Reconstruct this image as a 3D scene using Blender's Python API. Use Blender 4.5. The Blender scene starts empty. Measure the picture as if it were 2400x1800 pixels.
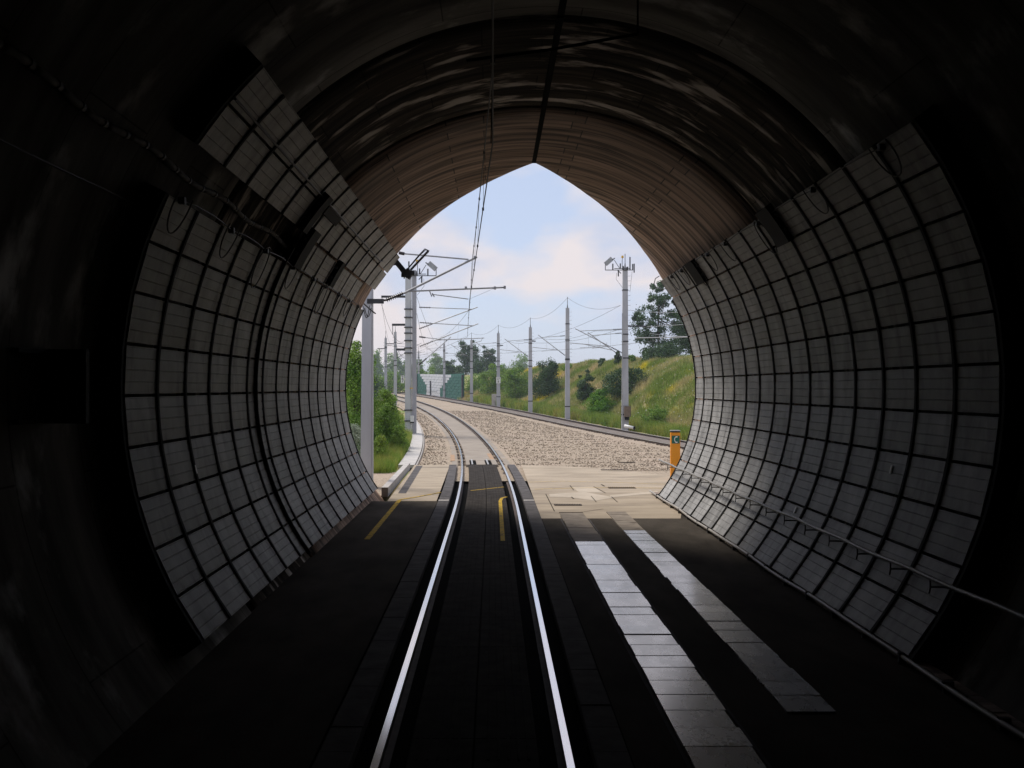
import bpy, bmesh, math, random
import numpy as np
from mathutils import Vector, Matrix

rng = np.random.default_rng(7)
random.seed(7)
scene = bpy.context.scene
C = scene.collection
rad = math.radians

# ------------------------------------------------------------------ camera
cam = bpy.data.cameras.new('camera')
cam.lens = 36.0; cam.sensor_width = 36.0
cam.shift_x = 45 / 2400; cam.shift_y = 8 / 2400
cam.clip_start = 0.1; cam.clip_end = 3000
camo = bpy.data.objects.new('camera', cam); C.objects.link(camo)
camo.location = (0, 0, 2.9); camo.rotation_euler = (rad(90), 0, 0)
scene.camera = camo
scene.cycles.use_denoising = True
scene.cycles.max_bounces = 10; scene.cycles.diffuse_bounces = 5
scene.cycles.glossy_bounces = 4; scene.cycles.transparent_max_bounces = 8
scene.cycles.volume_bounces = 0
scene.cycles.sample_clamp_indirect = 6

# ------------------------------------------------------------------ sky, sun, exposure
SUN_EL, SUN_AZ = 54.0, -42.0            # azimuth from +Y, negative = towards -X
world = bpy.data.worlds.new('World'); scene.world = world; world.use_nodes = True
nt = world.node_tree; nt.nodes.clear()
def wn(t, **k):
    n = nt.nodes.new(t)
    for a, b in k.items(): setattr(n, a, b)
    return n
out = wn('ShaderNodeOutputWorld'); bg = wn('ShaderNodeBackground')
sky = wn('ShaderNodeTexSky', sky_type='NISHITA', sun_disc=False)
sky.sun_elevation = rad(SUN_EL); sky.sun_rotation = rad(SUN_AZ)
sky.air_density = 1.0; sky.dust_density = 0.6; sky.ozone_density = 1.4
tc = wn('ShaderNodeTexCoord'); mp = wn('ShaderNodeMapping')
mp.inputs['Scale'].default_value = (1.0, 1.0, 1.9)
mp.inputs['Location'].default_value = (0.9, 5.5, 2.2)
n1 = wn('ShaderNodeTexNoise'); n1.inputs['Scale'].default_value = 6.0; n1.inputs['Detail'].default_value = 8
n1.inputs['Roughness'].default_value = 0.46; n1.inputs['Distortion'].default_value = 0.0
r1 = wn('ShaderNodeValToRGB')
r1.color_ramp.elements[0].position = 0.45; r1.color_ramp.elements[0].color = (0, 0, 0, 1)
r1.color_ramp.elements[1].position = 0.555; r1.color_ramp.elements[1].color = (1, 1, 1, 1)
n2 = wn('ShaderNodeTexNoise'); n2.inputs['Scale'].default_value = 8.5; n2.inputs['Detail'].default_value = 6
r2 = wn('ShaderNodeValToRGB')
r2.color_ramp.elements[0].position = 0.40; r2.color_ramp.elements[0].color = (5.0, 5.4, 6.6, 1)
r2.color_ramp.elements[1].position = 0.58; r2.color_ramp.elements[1].color = (6.9, 6.35, 6.45, 1)
mulsky = wn('ShaderNodeMix', data_type='RGBA', blend_type='MULTIPLY'); mulsky.inputs['Factor'].default_value = 1
mulsky.inputs['B'].default_value = (1.12, 1.03, 1.06, 1)
veil = wn('ShaderNodeMix', data_type='RGBA'); veil.inputs['Factor'].default_value = 0.72
veil.inputs['B'].default_value = (4.65, 5.35, 6.95, 1)
mixc = wn('ShaderNodeMix', data_type='RGBA')
L = nt.links.new
L(tc.outputs['Generated'], mp.inputs['Vector']); L(mp.outputs['Vector'], n1.inputs['Vector']); L(mp.outputs['Vector'], n2.inputs['Vector'])
L(n1.outputs['Fac'], r1.inputs['Fac']); L(n2.outputs['Fac'], r2.inputs['Fac'])
L(sky.outputs['Color'], mulsky.inputs['A']); L(mulsky.outputs['Result'], veil.inputs['A'])
L(veil.outputs['Result'], mixc.inputs['A']); L(r2.outputs['Color'], mixc.inputs['B']); L(r1.outputs['Color'], mixc.inputs['Factor'])
L(mixc.outputs['Result'], bg.inputs['Color']); bg.inputs['Strength'].default_value = 0.1
L(bg.outputs['Background'], out.inputs['Surface'])

sl = bpy.data.lights.new('sun', 'SUN'); sl.energy = 2.6; sl.angle = rad(16); sl.color = (1.0, 0.94, 0.86)
so = bpy.data.objects.new('sun', sl); C.objects.link(so)
sd = Vector((math.sin(rad(SUN_AZ)) * math.cos(rad(SUN_EL)), math.cos(rad(SUN_AZ)) * math.cos(rad(SUN_EL)), math.sin(rad(SUN_EL))))
so.rotation_euler = sd.to_track_quat('Z', 'Y').to_euler(); so.location = (-30, 30, 60)
vs = scene.view_settings
vs.view_transform = 'Standard'; vs.look = 'None'; vs.exposure = 0.34; vs.gamma = 1.0; vs.use_curve_mapping = False

# ------------------------------------------------------------------ materials
M = {}
def mat(name, c1, c2=None, scale=4.0, rough=0.7, spec=0.4, metal=0.0, bump=0.0, bscale=None, stretch=(1, 1, 1),
        lo=0.35, hi=0.65, detail=6, c3=None, s3=1.0, lo3=0.5, hi3=0.7, stretch3=(1, 1, 1), rough2=None, island=0.0, objrand=0.0, translucent=0.0):
    m = bpy.data.materials.new(name); m.use_nodes = True; M[name] = m
    t = m.node_tree; b = t.nodes['Principled BSDF']
    b.inputs['Roughness'].default_value = rough; b.inputs['Metallic'].default_value = metal
    b.inputs['Specular IOR Level'].default_value = spec
    def nd(k): return t.nodes.new(k)
    lk = t.links.new
    col = None
    g = nd('ShaderNodeNewGeometry')
    def noise(sc, st, det=detail):
        mpn = nd('ShaderNodeMapping'); mpn.inputs['Scale'].default_value = st
        lk(g.outputs['Position'], mpn.inputs['Vector'])
        n = nd('ShaderNodeTexNoise'); n.inputs['Scale'].default_value = sc; n.inputs['Detail'].default_value = det
        n.inputs['Roughness'].default_value = 0.6
        lk(mpn.outputs['Vector'], n.inputs['Vector']); return n
    if c2 is None:
        b.inputs['Base Color'].default_value = (*c1, 1)
    else:
        n = noise(scale, stretch)
        r = nd('ShaderNodeValToRGB'); e = r.color_ramp.elements
        e[0].position = lo; e[0].color = (*c1, 1); e[1].position = hi; e[1].color = (*c2, 1)
        lk(n.outputs['Fac'], r.inputs['Fac']); col = r.outputs['Color']
        if rough2 is not None:
            mr = nd('ShaderNodeMapRange'); mr.inputs['From Min'].default_value = lo; mr.inputs['From Max'].default_value = hi
            mr.inputs['To Min'].default_value = rough; mr.inputs['To Max'].default_value = rough2
            lk(n.outputs['Fac'], mr.inputs['Value']); lk(mr.outputs['Result'], b.inputs['Roughness'])
        if c3 is not None:
            n3 = noise(s3, stretch3); r3 = nd('ShaderNodeValToRGB'); e = r3.color_ramp.elements
            e[0].position = lo3; e[0].color = (0, 0, 0, 1); e[1].position = hi3; e[1].color = (1, 1, 1, 1)
            lk(n3.outputs['Fac'], r3.inputs['Fac'])
            mx = nd('ShaderNodeMix'); mx.data_type = 'RGBA'; mx.inputs['B'].default_value = (*c3, 1)
            lk(r3.outputs['Color'], mx.inputs['Factor']); lk(col, mx.inputs['A']); col = mx.outputs['Result']
        if island:
            hs = nd('ShaderNodeHueSaturation'); mr = nd('ShaderNodeMapRange')
            mr.inputs['To Min'].default_value = 1 - island; mr.inputs['To Max'].default_value = 1 + island
            lk(g.outputs['Random Per Island'], mr.inputs['Value']); lk(mr.outputs['Result'], hs.inputs['Value'])
            lk(col, hs.inputs['Color']); col = hs.outputs['Color']
        if objrand:
            oi = nd('ShaderNodeObjectInfo'); hs = nd('ShaderNodeHueSaturation'); mr = nd('ShaderNodeMapRange')
            mr.inputs['To Min'].default_value = 1-objrand; mr.inputs['To Max'].default_value = 1+objrand
            lk(oi.outputs['Random'], mr.inputs['Value']); lk(mr.outputs['Result'], hs.inputs['Value']); lk(col, hs.inputs['Color']); col = hs.outputs['Color']
        lk(col, b.inputs['Base Color'])
    if bump:
        nb = noise(bscale or scale * 4, stretch if bscale is None else (1, 1, 1), 4)
        bp = nd('ShaderNodeBump'); bp.inputs['Strength'].default_value = bump; bp.inputs['Distance'].default_value = 0.03
        lk(nb.outputs['Fac'], bp.inputs['Height']); lk(bp.outputs['Normal'], b.inputs['Normal'])
    if translucent and col is not None:
        tr = nd('ShaderNodeBsdfTranslucent'); lk(col, tr.inputs['Color'])
        ms = nd('ShaderNodeMixShader'); ms.inputs['Fac'].default_value = translucent
        o = t.nodes['Material Output']
        lk(b.outputs['BSDF'], ms.inputs[1]); lk(tr.outputs['BSDF'], ms.inputs[2]); lk(ms.outputs['Shader'], o.inputs['Surface'])
    return m

# ------------------------------------------------------------------ mesh helpers
class MB:
    def __init__(s): s.v = []; s.f = []
    def quad(s, a, b, c, d):
        i = len(s.v); s.v += [tuple(a), tuple(b), tuple(c), tuple(d)]; s.f.append((i, i+1, i+2, i+3)); return s
    def box(s, lo, hi, rot=None, org=None):
        x0, y0, z0 = lo; x1, y1, z1 = hi
        p = [Vector(q) for q in ((x0,y0,z0),(x1,y0,z0),(x1,y1,z0),(x0,y1,z0),(x0,y0,z1),(x1,y0,z1),(x1,y1,z1),(x0,y1,z1))]
        if rot is not None: p = [rot @ q for q in p]
        if org is not None: p = [q + Vector(org) for q in p]
        i = len(s.v); s.v += [tuple(q) for q in p]
        s.f += [tuple(i+k for k in q) for q in ((0,3,2,1),(4,5,6,7),(0,1,5,4),(1,2,6,5),(2,3,7,6),(3,0,4,7))]
        return s
    def cbox(s, c, size, rot=None):
        h = [q/2 for q in size]
        return s.box((-h[0],-h[1],-h[2]), h, rot or Matrix.Identity(3), c)
    def tube(s, pts, r, n=6, cap=True, r2=None):
        pts = [Vector(p) for p in pts]; m = len(pts); base = len(s.v)
        prev = None
        for k, p in enumerate(pts):
            d = (pts[min(k+1, m-1)] - pts[max(k-1, 0)]).normalized()
            if prev is None:
                a = d.cross(Vector((0,0,1)))
                if a.length < 1e-3: a = d.cross(Vector((1,0,0)))
                a.normalize()
            else:
                a = (prev - d * prev.dot(d))
                if a.length < 1e-4: a = d.cross(Vector((1,0,0)))
                a.normalize()
            prev = a; b = d.cross(a)
            rr = r if r2 is None else r + (r2 - r) * k / (m - 1)
            for j in range(n):
                t = 2*math.pi*(j+.5)/n
                s.v.append(tuple(p + (a*math.cos(t) + b*math.sin(t))*rr))
        for k in range(m-1):
            for j in range(n):
                a0 = base+k*n+j; a1 = base+k*n+(j+1)%n
                s.f.append((a0, a1, a1+n, a0+n))
        if cap:
            s.f.append(tuple(base+j for j in reversed(range(n)))); s.f.append(tuple(base+(m-1)*n+j for j in range(n)))
        return s
    def insul(s, a, b, r=.03, R=.07, k=8):
        a = Vector(a); b = Vector(b)
        for i in range(k):
            t0 = (i+.15)/k; t1 = (i+.5)/k
            s.tube([a.lerp(b, t0), a.lerp(b, t1)], R, 8, True, R*.6)
        s.tube([a, b], r, 6); return s
    def sweep(s, path, nrm, prof, closed=True):
        """path: list of Vector, nrm: horizontal side vectors, prof: (side, up) pairs"""
        base = len(s.v); n = len(prof)
        for p, a in zip(path, nrm):
            for (x, z) in prof: s.v.append((p[0]+a[0]*x, p[1]+a[1]*x, p[2]+z))
        for k in range(len(path)-1):
            for j in range(n if closed else n-1):
                a0 = base+k*n+j; a1 = base+k*n+(j+1)%n
                s.f.append((a0, a1, a1+n, a0+n))
        if closed:
            s.f.append(tuple(base+j for j in reversed(range(n)))); s.f.append(tuple(base+(len(path)-1)*n+j for j in range(n)))
        return s
    def build(s, name, m, parent=None, smooth=False):
        me = bpy.data.meshes.new(name); me.from_pydata(s.v, [], s.f); me.update()
        me.materials.append(M[m])
        if smooth:
            for p in me.polygons: p.use_smooth = True
        o = bpy.data.objects.new(name, me); C.objects.link(o)
        if parent is not None:
            o.parent = parent
            o.matrix_parent_inverse = Matrix.Translation(parent.location).inverted()
        return o
def tag(o, label=None, cat=None, group=None, kind=None):
    if label: o['label'] = label
    if cat: o['category'] = cat
    if group: o['group'] = group
    if kind: o['kind'] = kind
    return o
def empty(name, loc, label, cat, group=None):
    o = bpy.data.objects.new(name, None); C.objects.link(o); o.location = loc; o.empty_display_size = .2
    return tag(o, label, cat, group)
def struct(name, mb, m, smooth=False): return tag(mb.build(name, m, None, smooth), kind='structure')
def npmesh(name, V, F, m, parent=None, smooth=False):
    me = bpy.data.meshes.new(name)
    V = np.asarray(V, np.float32); F = np.asarray(F, np.int32); k = F.shape[1]
    me.vertices.add(len(V)); me.vertices.foreach_set('co', V.ravel())
    me.loops.add(F.size); me.loops.foreach_set('vertex_index', F.ravel())
    me.polygons.add(len(F)); me.polygons.foreach_set('loop_start', np.arange(len(F), dtype=np.int32)*k)
    me.update(calc_edges=True); me.validate()
    me.materials.append(M[m])
    if smooth: me.polygons.foreach_set('use_smooth', np.ones(len(F), bool))
    o = bpy.data.objects.new(name, me); C.objects.link(o)
    if parent is not None:
        o.parent = parent; o.matrix_parent_inverse = Matrix.Translation(parent.location).inverted()
    return o

# ------------------------------------------------------------------ place functions (all metres; rail top in the tunnel = 0)
AX, AZ, R0, RL = 0.73, 2.9, 4.60, 4.85        # tunnel axis, panel radius, lining radius
def zt(Y):
    Y = np.asarray(Y, float)
    a = np.where(Y < 40, 0, np.where(Y < 80, .00027*(Y-40)**2, .432+.0216*(Y-80)))
    return np.where(Y > 150, 1.944 + .012*(np.minimum(Y, 230)-150), a)
def x1(Y): Y = np.asarray(Y, float); return -.155 - np.maximum(0, Y-23)**2/980
def x2(Y): Y = np.asarray(Y, float); return 9.76 - .17*(Y-51.5) - .0005*np.maximum(0, Y-51.5)**2
def path_of(xf, ys, off=0.0, dz=0.0):
    P = []; N = []
    for y in ys:
        e = .05; d = Vector((float(xf(y+e)-xf(y-e)), 2*e, 0)).normalized(); n = Vector((d.y, -d.x, 0))
        P.append(Vector((float(xf(y)), y, float(zt(y))+dz)) + n*off); N.append(n)
    return P, N
def at(u, v, Y):            # a point of the place seen along the photograph's pixel at depth Y (used only to lay things out)
    return Vector(((u-1155)*Y/2400, Y, 2.9+(908-v)*Y/2400))
EDGE = ((0, 22.05), (8, 23.3), (16, 24.4), (24, 25.3), (32, 26.2), (40, 27.0), (50, 27.7), (60, 28.0), (75, 28.25), (140, 28.15))
def yedge(deg): return float(np.interp(abs(deg-88), [e[0] for e in EDGE], [e[1] for e in EDGE]))
def polar(deg, r, Y): return (AX + r*math.cos(rad(deg)), Y, AZ + r*math.sin(rad(deg)))

# ------------------------------------------------------------------ material list
mat('lining_end', (.14,.10,.08), (.40,.31,.25), 1.0, .8, bump=.5, bscale=8, stretch=(.35,4.5,.35), c3=(.035,.03,.026), s3=.8, lo3=.56, hi3=.64, stretch3=(.5,5,.5), lo=.38, hi=.62)
def board_marks():
    m = bpy.data.materials.new('lining_boards'); m.use_nodes = True; M['lining_boards'] = m
    t = m.node_tree; bs = t.nodes['Principled BSDF']; lk = t.links.new; nd = t.nodes.new
    bs.inputs['Roughness'].default_value = .8; bs.inputs['Specular IOR Level'].default_value = .25
    g = nd('ShaderNodeNewGeometry'); sp = nd('ShaderNodeSeparateXYZ'); lk(g.outputs['Position'], sp.inputs[0])
    def ma(op, a, c):
        n = nd('ShaderNodeMath'); n.operation = op
        for i, q in enumerate((a, c)):
            if isinstance(q, (int, float)): n.inputs[i].default_value = q
            else: lk(q, n.inputs[i])
        return n.outputs[0]
    ang = ma('ARCTAN2', ma('SUBTRACT', sp.outputs['Z'], AZ), ma('SUBTRACT', sp.outputs['X'], AX))
    wn_ = nd('ShaderNodeTexNoise'); wn_.inputs['Scale'].default_value = 1.3; wn_.inputs['Detail'].default_value = 3; lk(g.outputs['Position'], wn_.inputs['Vector'])
    cb = nd('ShaderNodeCombineXYZ'); lk(ma('MULTIPLY', ang, RL), cb.inputs[0]); lk(ma('ADD', sp.outputs['Y'], ma('MULTIPLY', wn_.outputs['Fac'], .05)), cb.inputs[1])
    br_ = nd('ShaderNodeTexBrick'); lk(cb.outputs[0], br_.inputs['Vector'])
    for k, q in (('Scale', 1.0), ('Brick Width', 2.3), ('Row Height', .50), ('Mortar Size', .016), ('Mortar Smooth', .6), ('Bias', -.1)): br_.inputs[k].default_value = q
    br_.offset = .37; br_.squash = .8
    br_.inputs['Color1'].default_value = (.23,.155,.115,1); br_.inputs['Color2'].default_value = (.42,.30,.235,1); br_.inputs['Mortar'].default_value = (.035,.028,.022,1)
    mp_ = nd('ShaderNodeMapping'); mp_.inputs['Scale'].default_value = (.35,4.2,1); lk(cb.outputs[0], mp_.inputs['Vector'])
    n1_ = nd('ShaderNodeTexNoise'); n1_.inputs['Scale'].default_value = 1.1; n1_.inputs['Detail'].default_value = 8; lk(mp_.outputs[0], n1_.inputs['Vector'])
    rp = nd('ShaderNodeValToRGB'); e = rp.color_ramp.elements; e[0].position = .36; e[0].color = (.28,.26,.24,1); e[1].position = .60; e[1].color = (1.25,1.2,1.15,1); lk(n1_.outputs['Fac'], rp.inputs['Fac'])
    mx = nd('ShaderNodeMix'); mx.data_type = 'RGBA'; mx.blend_type = 'MULTIPLY'; mx.inputs['Factor'].default_value = 1; lk(br_.outputs['Color'], mx.inputs['A']); lk(rp.outputs['Color'], mx.inputs['B'])
    n2_ = nd('ShaderNodeTexNoise'); n2_.inputs['Scale'].default_value = .9; n2_.inputs['Detail'].default_value = 5; mp2 = nd('ShaderNodeMapping'); mp2.inputs['Scale'].default_value = (.6,5,1); lk(cb.outputs[0], mp2.inputs['Vector']); lk(mp2.outputs[0], n2_.inputs['Vector'])
    r2_ = nd('ShaderNodeValToRGB'); e = r2_.color_ramp.elements; e[0].position = .63; e[0].color = (1,1,1,1); e[1].position = .68; e[1].color = (.12,.11,.10,1); lk(n2_.outputs['Fac'], r2_.inputs['Fac'])
    mx2 = nd('ShaderNodeMix'); mx2.data_type = 'RGBA'; mx2.blend_type = 'MULTIPLY'; mx2.inputs['Factor'].default_value = 1; lk(mx.outputs['Result'], mx2.inputs['A']); lk(r2_.outputs['Color'], mx2.inputs['B'])
    lk(mx2.outputs['Result'], bs.inputs['Base Color'])
    bp = nd('ShaderNodeBump'); bp.inputs['Strength'].default_value = .5; bp.inputs['Distance'].default_value = .02; lk(n1_.outputs['Fac'], bp.inputs['Height']); lk(bp.outputs['Normal'], bs.inputs['Normal'])
board_marks()
def vault(name, c1, c2, cw, bw, bh, pale_lo, pale_hi, pale_rough, sy):
    m = bpy.data.materials.new(name); m.use_nodes = True; M[name] = m
    t = m.node_tree; bs = t.nodes['Principled BSDF']; lk = t.links.new; nd = t.nodes.new
    g = nd('ShaderNodeNewGeometry'); sp = nd('ShaderNodeSeparateXYZ'); lk(g.outputs['Position'], sp.inputs[0])
    def ma(op, a, c):
        n = nd('ShaderNodeMath'); n.operation = op
        for i, q in enumerate((a, c)):
            if isinstance(q, (int, float)): n.inputs[i].default_value = q
            else: lk(q, n.inputs[i])
        return n.outputs[0]
    ang = ma('ARCTAN2', ma('SUBTRACT', sp.outputs['Z'], AZ), ma('SUBTRACT', sp.outputs['X'], AX-.0001))
    cb = nd('ShaderNodeCombineXYZ'); lk(ma('MULTIPLY', ang, RL), cb.inputs[0]); lk(sp.outputs['Y'], cb.inputs[1])
    def noise(sc, st, det=7):
        mp_ = nd('ShaderNodeMapping'); mp_.inputs['Scale'].default_value = st; lk(cb.outputs[0], mp_.inputs['Vector'])
        n = nd('ShaderNodeTexNoise'); n.inputs['Scale'].default_value = sc; n.inputs['Detail'].default_value = det; n.inputs['Roughness'].default_value = .6; lk(mp_.outputs[0], n.inputs['Vector']); return n.outputs['Fac']
    def ramp(f, p0, p1, a, c):
        r = nd('ShaderNodeValToRGB'); e = r.color_ramp.elements; e[0].position = p0; e[0].color = (*a, 1); e[1].position = p1; e[1].color = (*c, 1); lk(f, r.inputs['Fac']); return r.outputs['Color']
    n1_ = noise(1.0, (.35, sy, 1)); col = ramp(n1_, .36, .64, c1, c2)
    br_ = nd('ShaderNodeTexBrick'); lk(cb.outputs[0], br_.inputs['Vector']); br_.offset = .5
    for k, q in (('Scale', 1.0), ('Brick Width', bw), ('Row Height', bh), ('Mortar Size', .014), ('Mortar Smooth', .8)): br_.inputs[k].default_value = q
    br_.inputs['Color1'].default_value = (.85,.85,.85,1); br_.inputs['Color2'].default_value = (1.05,1.05,1.05,1); br_.inputs['Mortar'].default_value = (.35,.34,.32,1)
    mx = nd('ShaderNodeMix'); mx.data_type = 'RGBA'; mx.blend_type = 'MULTIPLY'; mx.inputs['Factor'].default_value = 1; lk(col, mx.inputs['A']); lk(br_.outputs['Color'], mx.inputs['B'])
    wf = noise(1.3, (.5, sy*.42, 1), 10)  # paler, smoother patches spread by noise
    wm = ramp(wf, pale_lo, pale_hi, (0,0,0), (1,1,1))
    m2 = nd('ShaderNodeMix'); m2.data_type = 'RGBA'; m2.inputs['B'].default_value = (*cw, 1); lk(wm, m2.inputs['Factor']); lk(mx.outputs['Result'], m2.inputs['A']); lk(m2.outputs['Result'], bs.inputs['Base Color'])
    def mr(o0, o1):
        n = nd('ShaderNodeMapRange'); n.inputs['To Min'].default_value = o0; n.inputs['To Max'].default_value = o1; lk(wm, n.inputs['Value']); return n.outputs['Result']
    lk(mr(.9, pale_rough), bs.inputs['Roughness']); lk(mr(.04, .42), bs.inputs['Specular IOR Level'])
    bp = nd('ShaderNodeBump'); bp.inputs['Strength'].default_value = .35; bp.inputs['Distance'].default_value = .02; lk(n1_, bp.inputs['Height']); lk(bp.outputs['Normal'], bs.inputs['Normal'])
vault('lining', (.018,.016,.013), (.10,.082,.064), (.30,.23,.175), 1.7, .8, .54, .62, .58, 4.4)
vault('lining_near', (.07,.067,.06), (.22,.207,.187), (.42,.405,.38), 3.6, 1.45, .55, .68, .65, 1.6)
mat('joint_black', (.008,.008,.008), rough=.9, spec=.02)
mat('panel', (.29,.287,.282), (.44,.436,.43), 1.7, .44, .04, bump=.03, c3=(.13,.127,.122), s3=1.3, lo3=.52, hi3=.76, stretch3=(.6,2.1,.6), stretch=(1,1.3,1), objrand=.13)
mat('bar_black', (.012,.012,.012), (.03,.03,.03), 6, .8, .05)  # near-black bars over the gaps between panel columns
mat('asphalt', (.050,.043,.036), (.095,.082,.068), 1.2, .95, .03, bump=.3, bscale=60, stretch=(1,.4,1))
mat('pavement', (.32,.26,.19), (.45,.37,.275), .9, .85, .3, bump=.15, bscale=40, stretch=(.6,1.4,1), c3=(.22,.18,.135), s3=.7, lo3=.55, hi3=.72, stretch3=(.5,1.2,1))
mat('pavement_patch', (.46,.39,.30), (.55,.47,.37), 1.3, .85)
mat('slab_shiny', (.15,.148,.15), (.24,.235,.24), 2.2, .20, 1.0, bump=.05, bscale=30, stretch=(2,.8,1), rough2=.36, c3=(.06,.055,.055), s3=2.6, lo3=.60, hi3=.72, objrand=.22)
_b = M['slab_shiny'].node_tree.nodes['Principled BSDF']; _b.inputs['Coat Weight'].default_value = .9; _b.inputs['Coat Roughness'].default_value = .16; _b.inputs['Coat IOR'].default_value = 1.6
mat('slab_dusty', (.22,.185,.15), (.32,.275,.225), 2, .8, .1, c3=(.15,.125,.10), s3=2.2, lo3=.55, hi3=.7, objrand=.12)
mat('rubber', (.035,.031,.028), (.062,.055,.050), 4, .92, .03, bump=.2, bscale=50)
mat('edge_block', (.085,.08,.08), (.14,.13,.13), 3, .9, .06, bump=.25, bscale=30)
mat('yellow_paint', (.50,.32,.03), (.68,.44,.05), 9, .85, .1, c3=(.12,.10,.06), s3=9, lo3=.50, hi3=.62)
mat('rail_polished', (.80,.80,.82), rough=.13, metal=1)
mat('rail_rust', (.055,.036,.028), (.10,.07,.055), 8, .75, metal=.2)
mat('gap_shade', (.006,.006,.006), rough=.95, spec=.02)  # black colour stands in for the shade down in gaps
mat('slab_track', (.25,.21,.17), (.34,.29,.235), 1.2, .85, bump=.1, bscale=30, c3=(.28,.235,.19), s3=.7)
mat('track2_slab', (.13,.105,.09), (.21,.175,.15), 2, .9)
mat('rust_stain', (.34,.20,.11), (.44,.30,.19), 7, .85)
mat('ballast', (.20,.155,.108), (.43,.345,.255), 13, .9, bump=1.0, bscale=18, lo=.34, hi=.56, c3=(.42,.325,.25), s3=.35, lo3=.5, hi3=.7)
mat('stone', (.24,.19,.138), (.45,.365,.275), 14, .9, island=.42)
mat('concrete', (.40,.375,.35), (.52,.49,.46), 3, .85, bump=.12, bscale=30)
mat('concrete_slab', (.44,.42,.395), (.55,.52,.49), 3, .85)
mat('mast_grey', (.40,.402,.43), (.50,.502,.53), 1.3, .6, .4, stretch=(1,1,.3))
mat('pole_grey', (.50,.505,.52), (.58,.583,.595), 2, .65, .4, stretch=(1,1,.25), bump=.03, bscale=40)
mat('steel_light', (.30,.305,.31), (.40,.405,.41), 5, .5, metal=.2)
mat('rail_worn', (.20,.19,.175), (.34,.33,.31), 14, .5, metal=.2)
mat('steel_dark', (.03,.03,.032), (.055,.055,.06), 5, .6)
mat('wire', (.055,.055,.06), rough=.6)
mat('insulator', (.028,.02,.022), rough=.4)
mat('white_paint', (.78,.77,.74), (.85,.84,.81), 5, .5)
mat('black_paint', (.010,.010,.010), rough=.7, spec=.05)
mat('orange_paint', (.78,.29,.008), (.82,.32,.012), 3, .45)
mat('green_sign', (.01,.13,.09), rough=.5)
mat('yellow_lamp', (.75,.42,.02), rough=.4)
mat('brown_box', (.16,.115,.08), (.22,.16,.12), 8, .75)
mat('wall_green', (.035,.13,.105), (.06,.19,.15), 3, .8)
mat('wall_white', (.66,.68,.71), (.74,.76,.79), 3, .8)
mat('soil', (.26,.22,.09), (.46,.36,.19), .5, .95, c3=(.18,.24,.05), s3=.25, lo3=.45, hi3=.6)
mat('grass', (.22,.30,.055), (.60,.48,.26), .22, .8, .2, island=.35, c3=(.72,.60,.03), s3=.16, lo3=.58, hi3=.66, lo=.44, hi=.62, translucent=.3)
mat('grass_green', (.13,.25,.035), (.38,.40,.09), .5, .8, .2, island=.35, c3=(.30,.22,.06), s3=.5, lo3=.56, hi3=.7, translucent=.3)
mat('flower_white', (.75,.74,.66), rough=.8)
mat('leaf_dark', (.034,.08,.024), (.07,.135,.04), 1.2, .6, .3, island=.4, translucent=.25)
mat('leaf_mid', (.10,.22,.024), (.23,.35,.05), 1.0, .6, .3, island=.4, translucent=.3)
mat('leaf_bright', (.08,.22,.008), (.16,.33,.02), 1.5, .6, .3, island=.35, translucent=.35)
mat('leaf_bright2', (.13,.24,.02), (.30,.36,.06), 1.2, .6, .3, island=.4, translucent=.35)
mat('leaf_silver', (.24,.29,.20), (.36,.40,.30), 3, .7, island=.3, translucent=.2)
mat('bark', (.07,.055,.04), (.12,.10,.075), 4, .9)
mat('conduit', (.10,.092,.08), (.15,.137,.122), 6, .75, .1)
mat('pipe_pale', (.34,.31,.28), (.42,.39,.35), 6, .5)

# ------------------------------------------------------------------ terrain
def hill(X, Y):
    zb = zt(np.clip(Y, 0, 300)); X1 = x1(Y); X2 = x2(Y)
    s = X - X2                               # right of the second track
    hc = np.interp(Y, [0, 85, 110, 135, 160, 260], [4.9, 4.85, 4.3, 3.5, 2.9, 2.6])
    f = np.clip((s-3.4)/9.5, 0, 1); f = f*f*(3-2*f)
    back = np.clip((s-16)/60, 0, 1)*1.6
    wob = .22*np.sin(X*.7+Y*.23)+.16*np.sin(Y*.61-X*.31)+.12*np.sin(X*1.7)*np.sin(Y*1.3)
    r = zb - .22 + f*(hc-back) + wob*np.clip((s-3.2)/4, 0, 1)
    q = X1 - X                               # left of the first track
    hl = np.interp(Y, [0, 60, 80, 130, 200], [.5, 1.0, 2.0, 3.4, 3.2])
    g = np.clip((q-7.5)/8, 0, 1); g = g*g*(3-2*g)
    l = zb - .16 + g*hl + wob*.5*np.clip((q-4)/4, 0, 1)
    mid = zb - .30
    return np.where(s > 2.7, np.maximum(r, mid), np.where(q > 3.0, l, mid))
xs = np.unique(np.concatenate([np.linspace(-900, -80, 14), np.linspace(-80, 70, 151), np.linspace(70, 900, 14)]))
ys = np.unique(np.concatenate([np.linspace(28.35, 190, 160), np.linspace(190, 1800, 24)]))
XX, YY = np.meshgrid(xs, ys)
ZZ = hill(XX, YY)
V = np.stack([XX, YY, ZZ], -1).reshape(-1, 3)
nx = len(xs); idx = np.arange(len(ys)*nx).reshape(len(ys), nx)
F = np.stack([idx[:-1,:-1], idx[:-1,1:], idx[1:,1:], idx[1:,:-1]], -1).reshape(-1, 4)
tag(npmesh('ground', V, F, 'soil', smooth=True), kind='structure')

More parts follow.
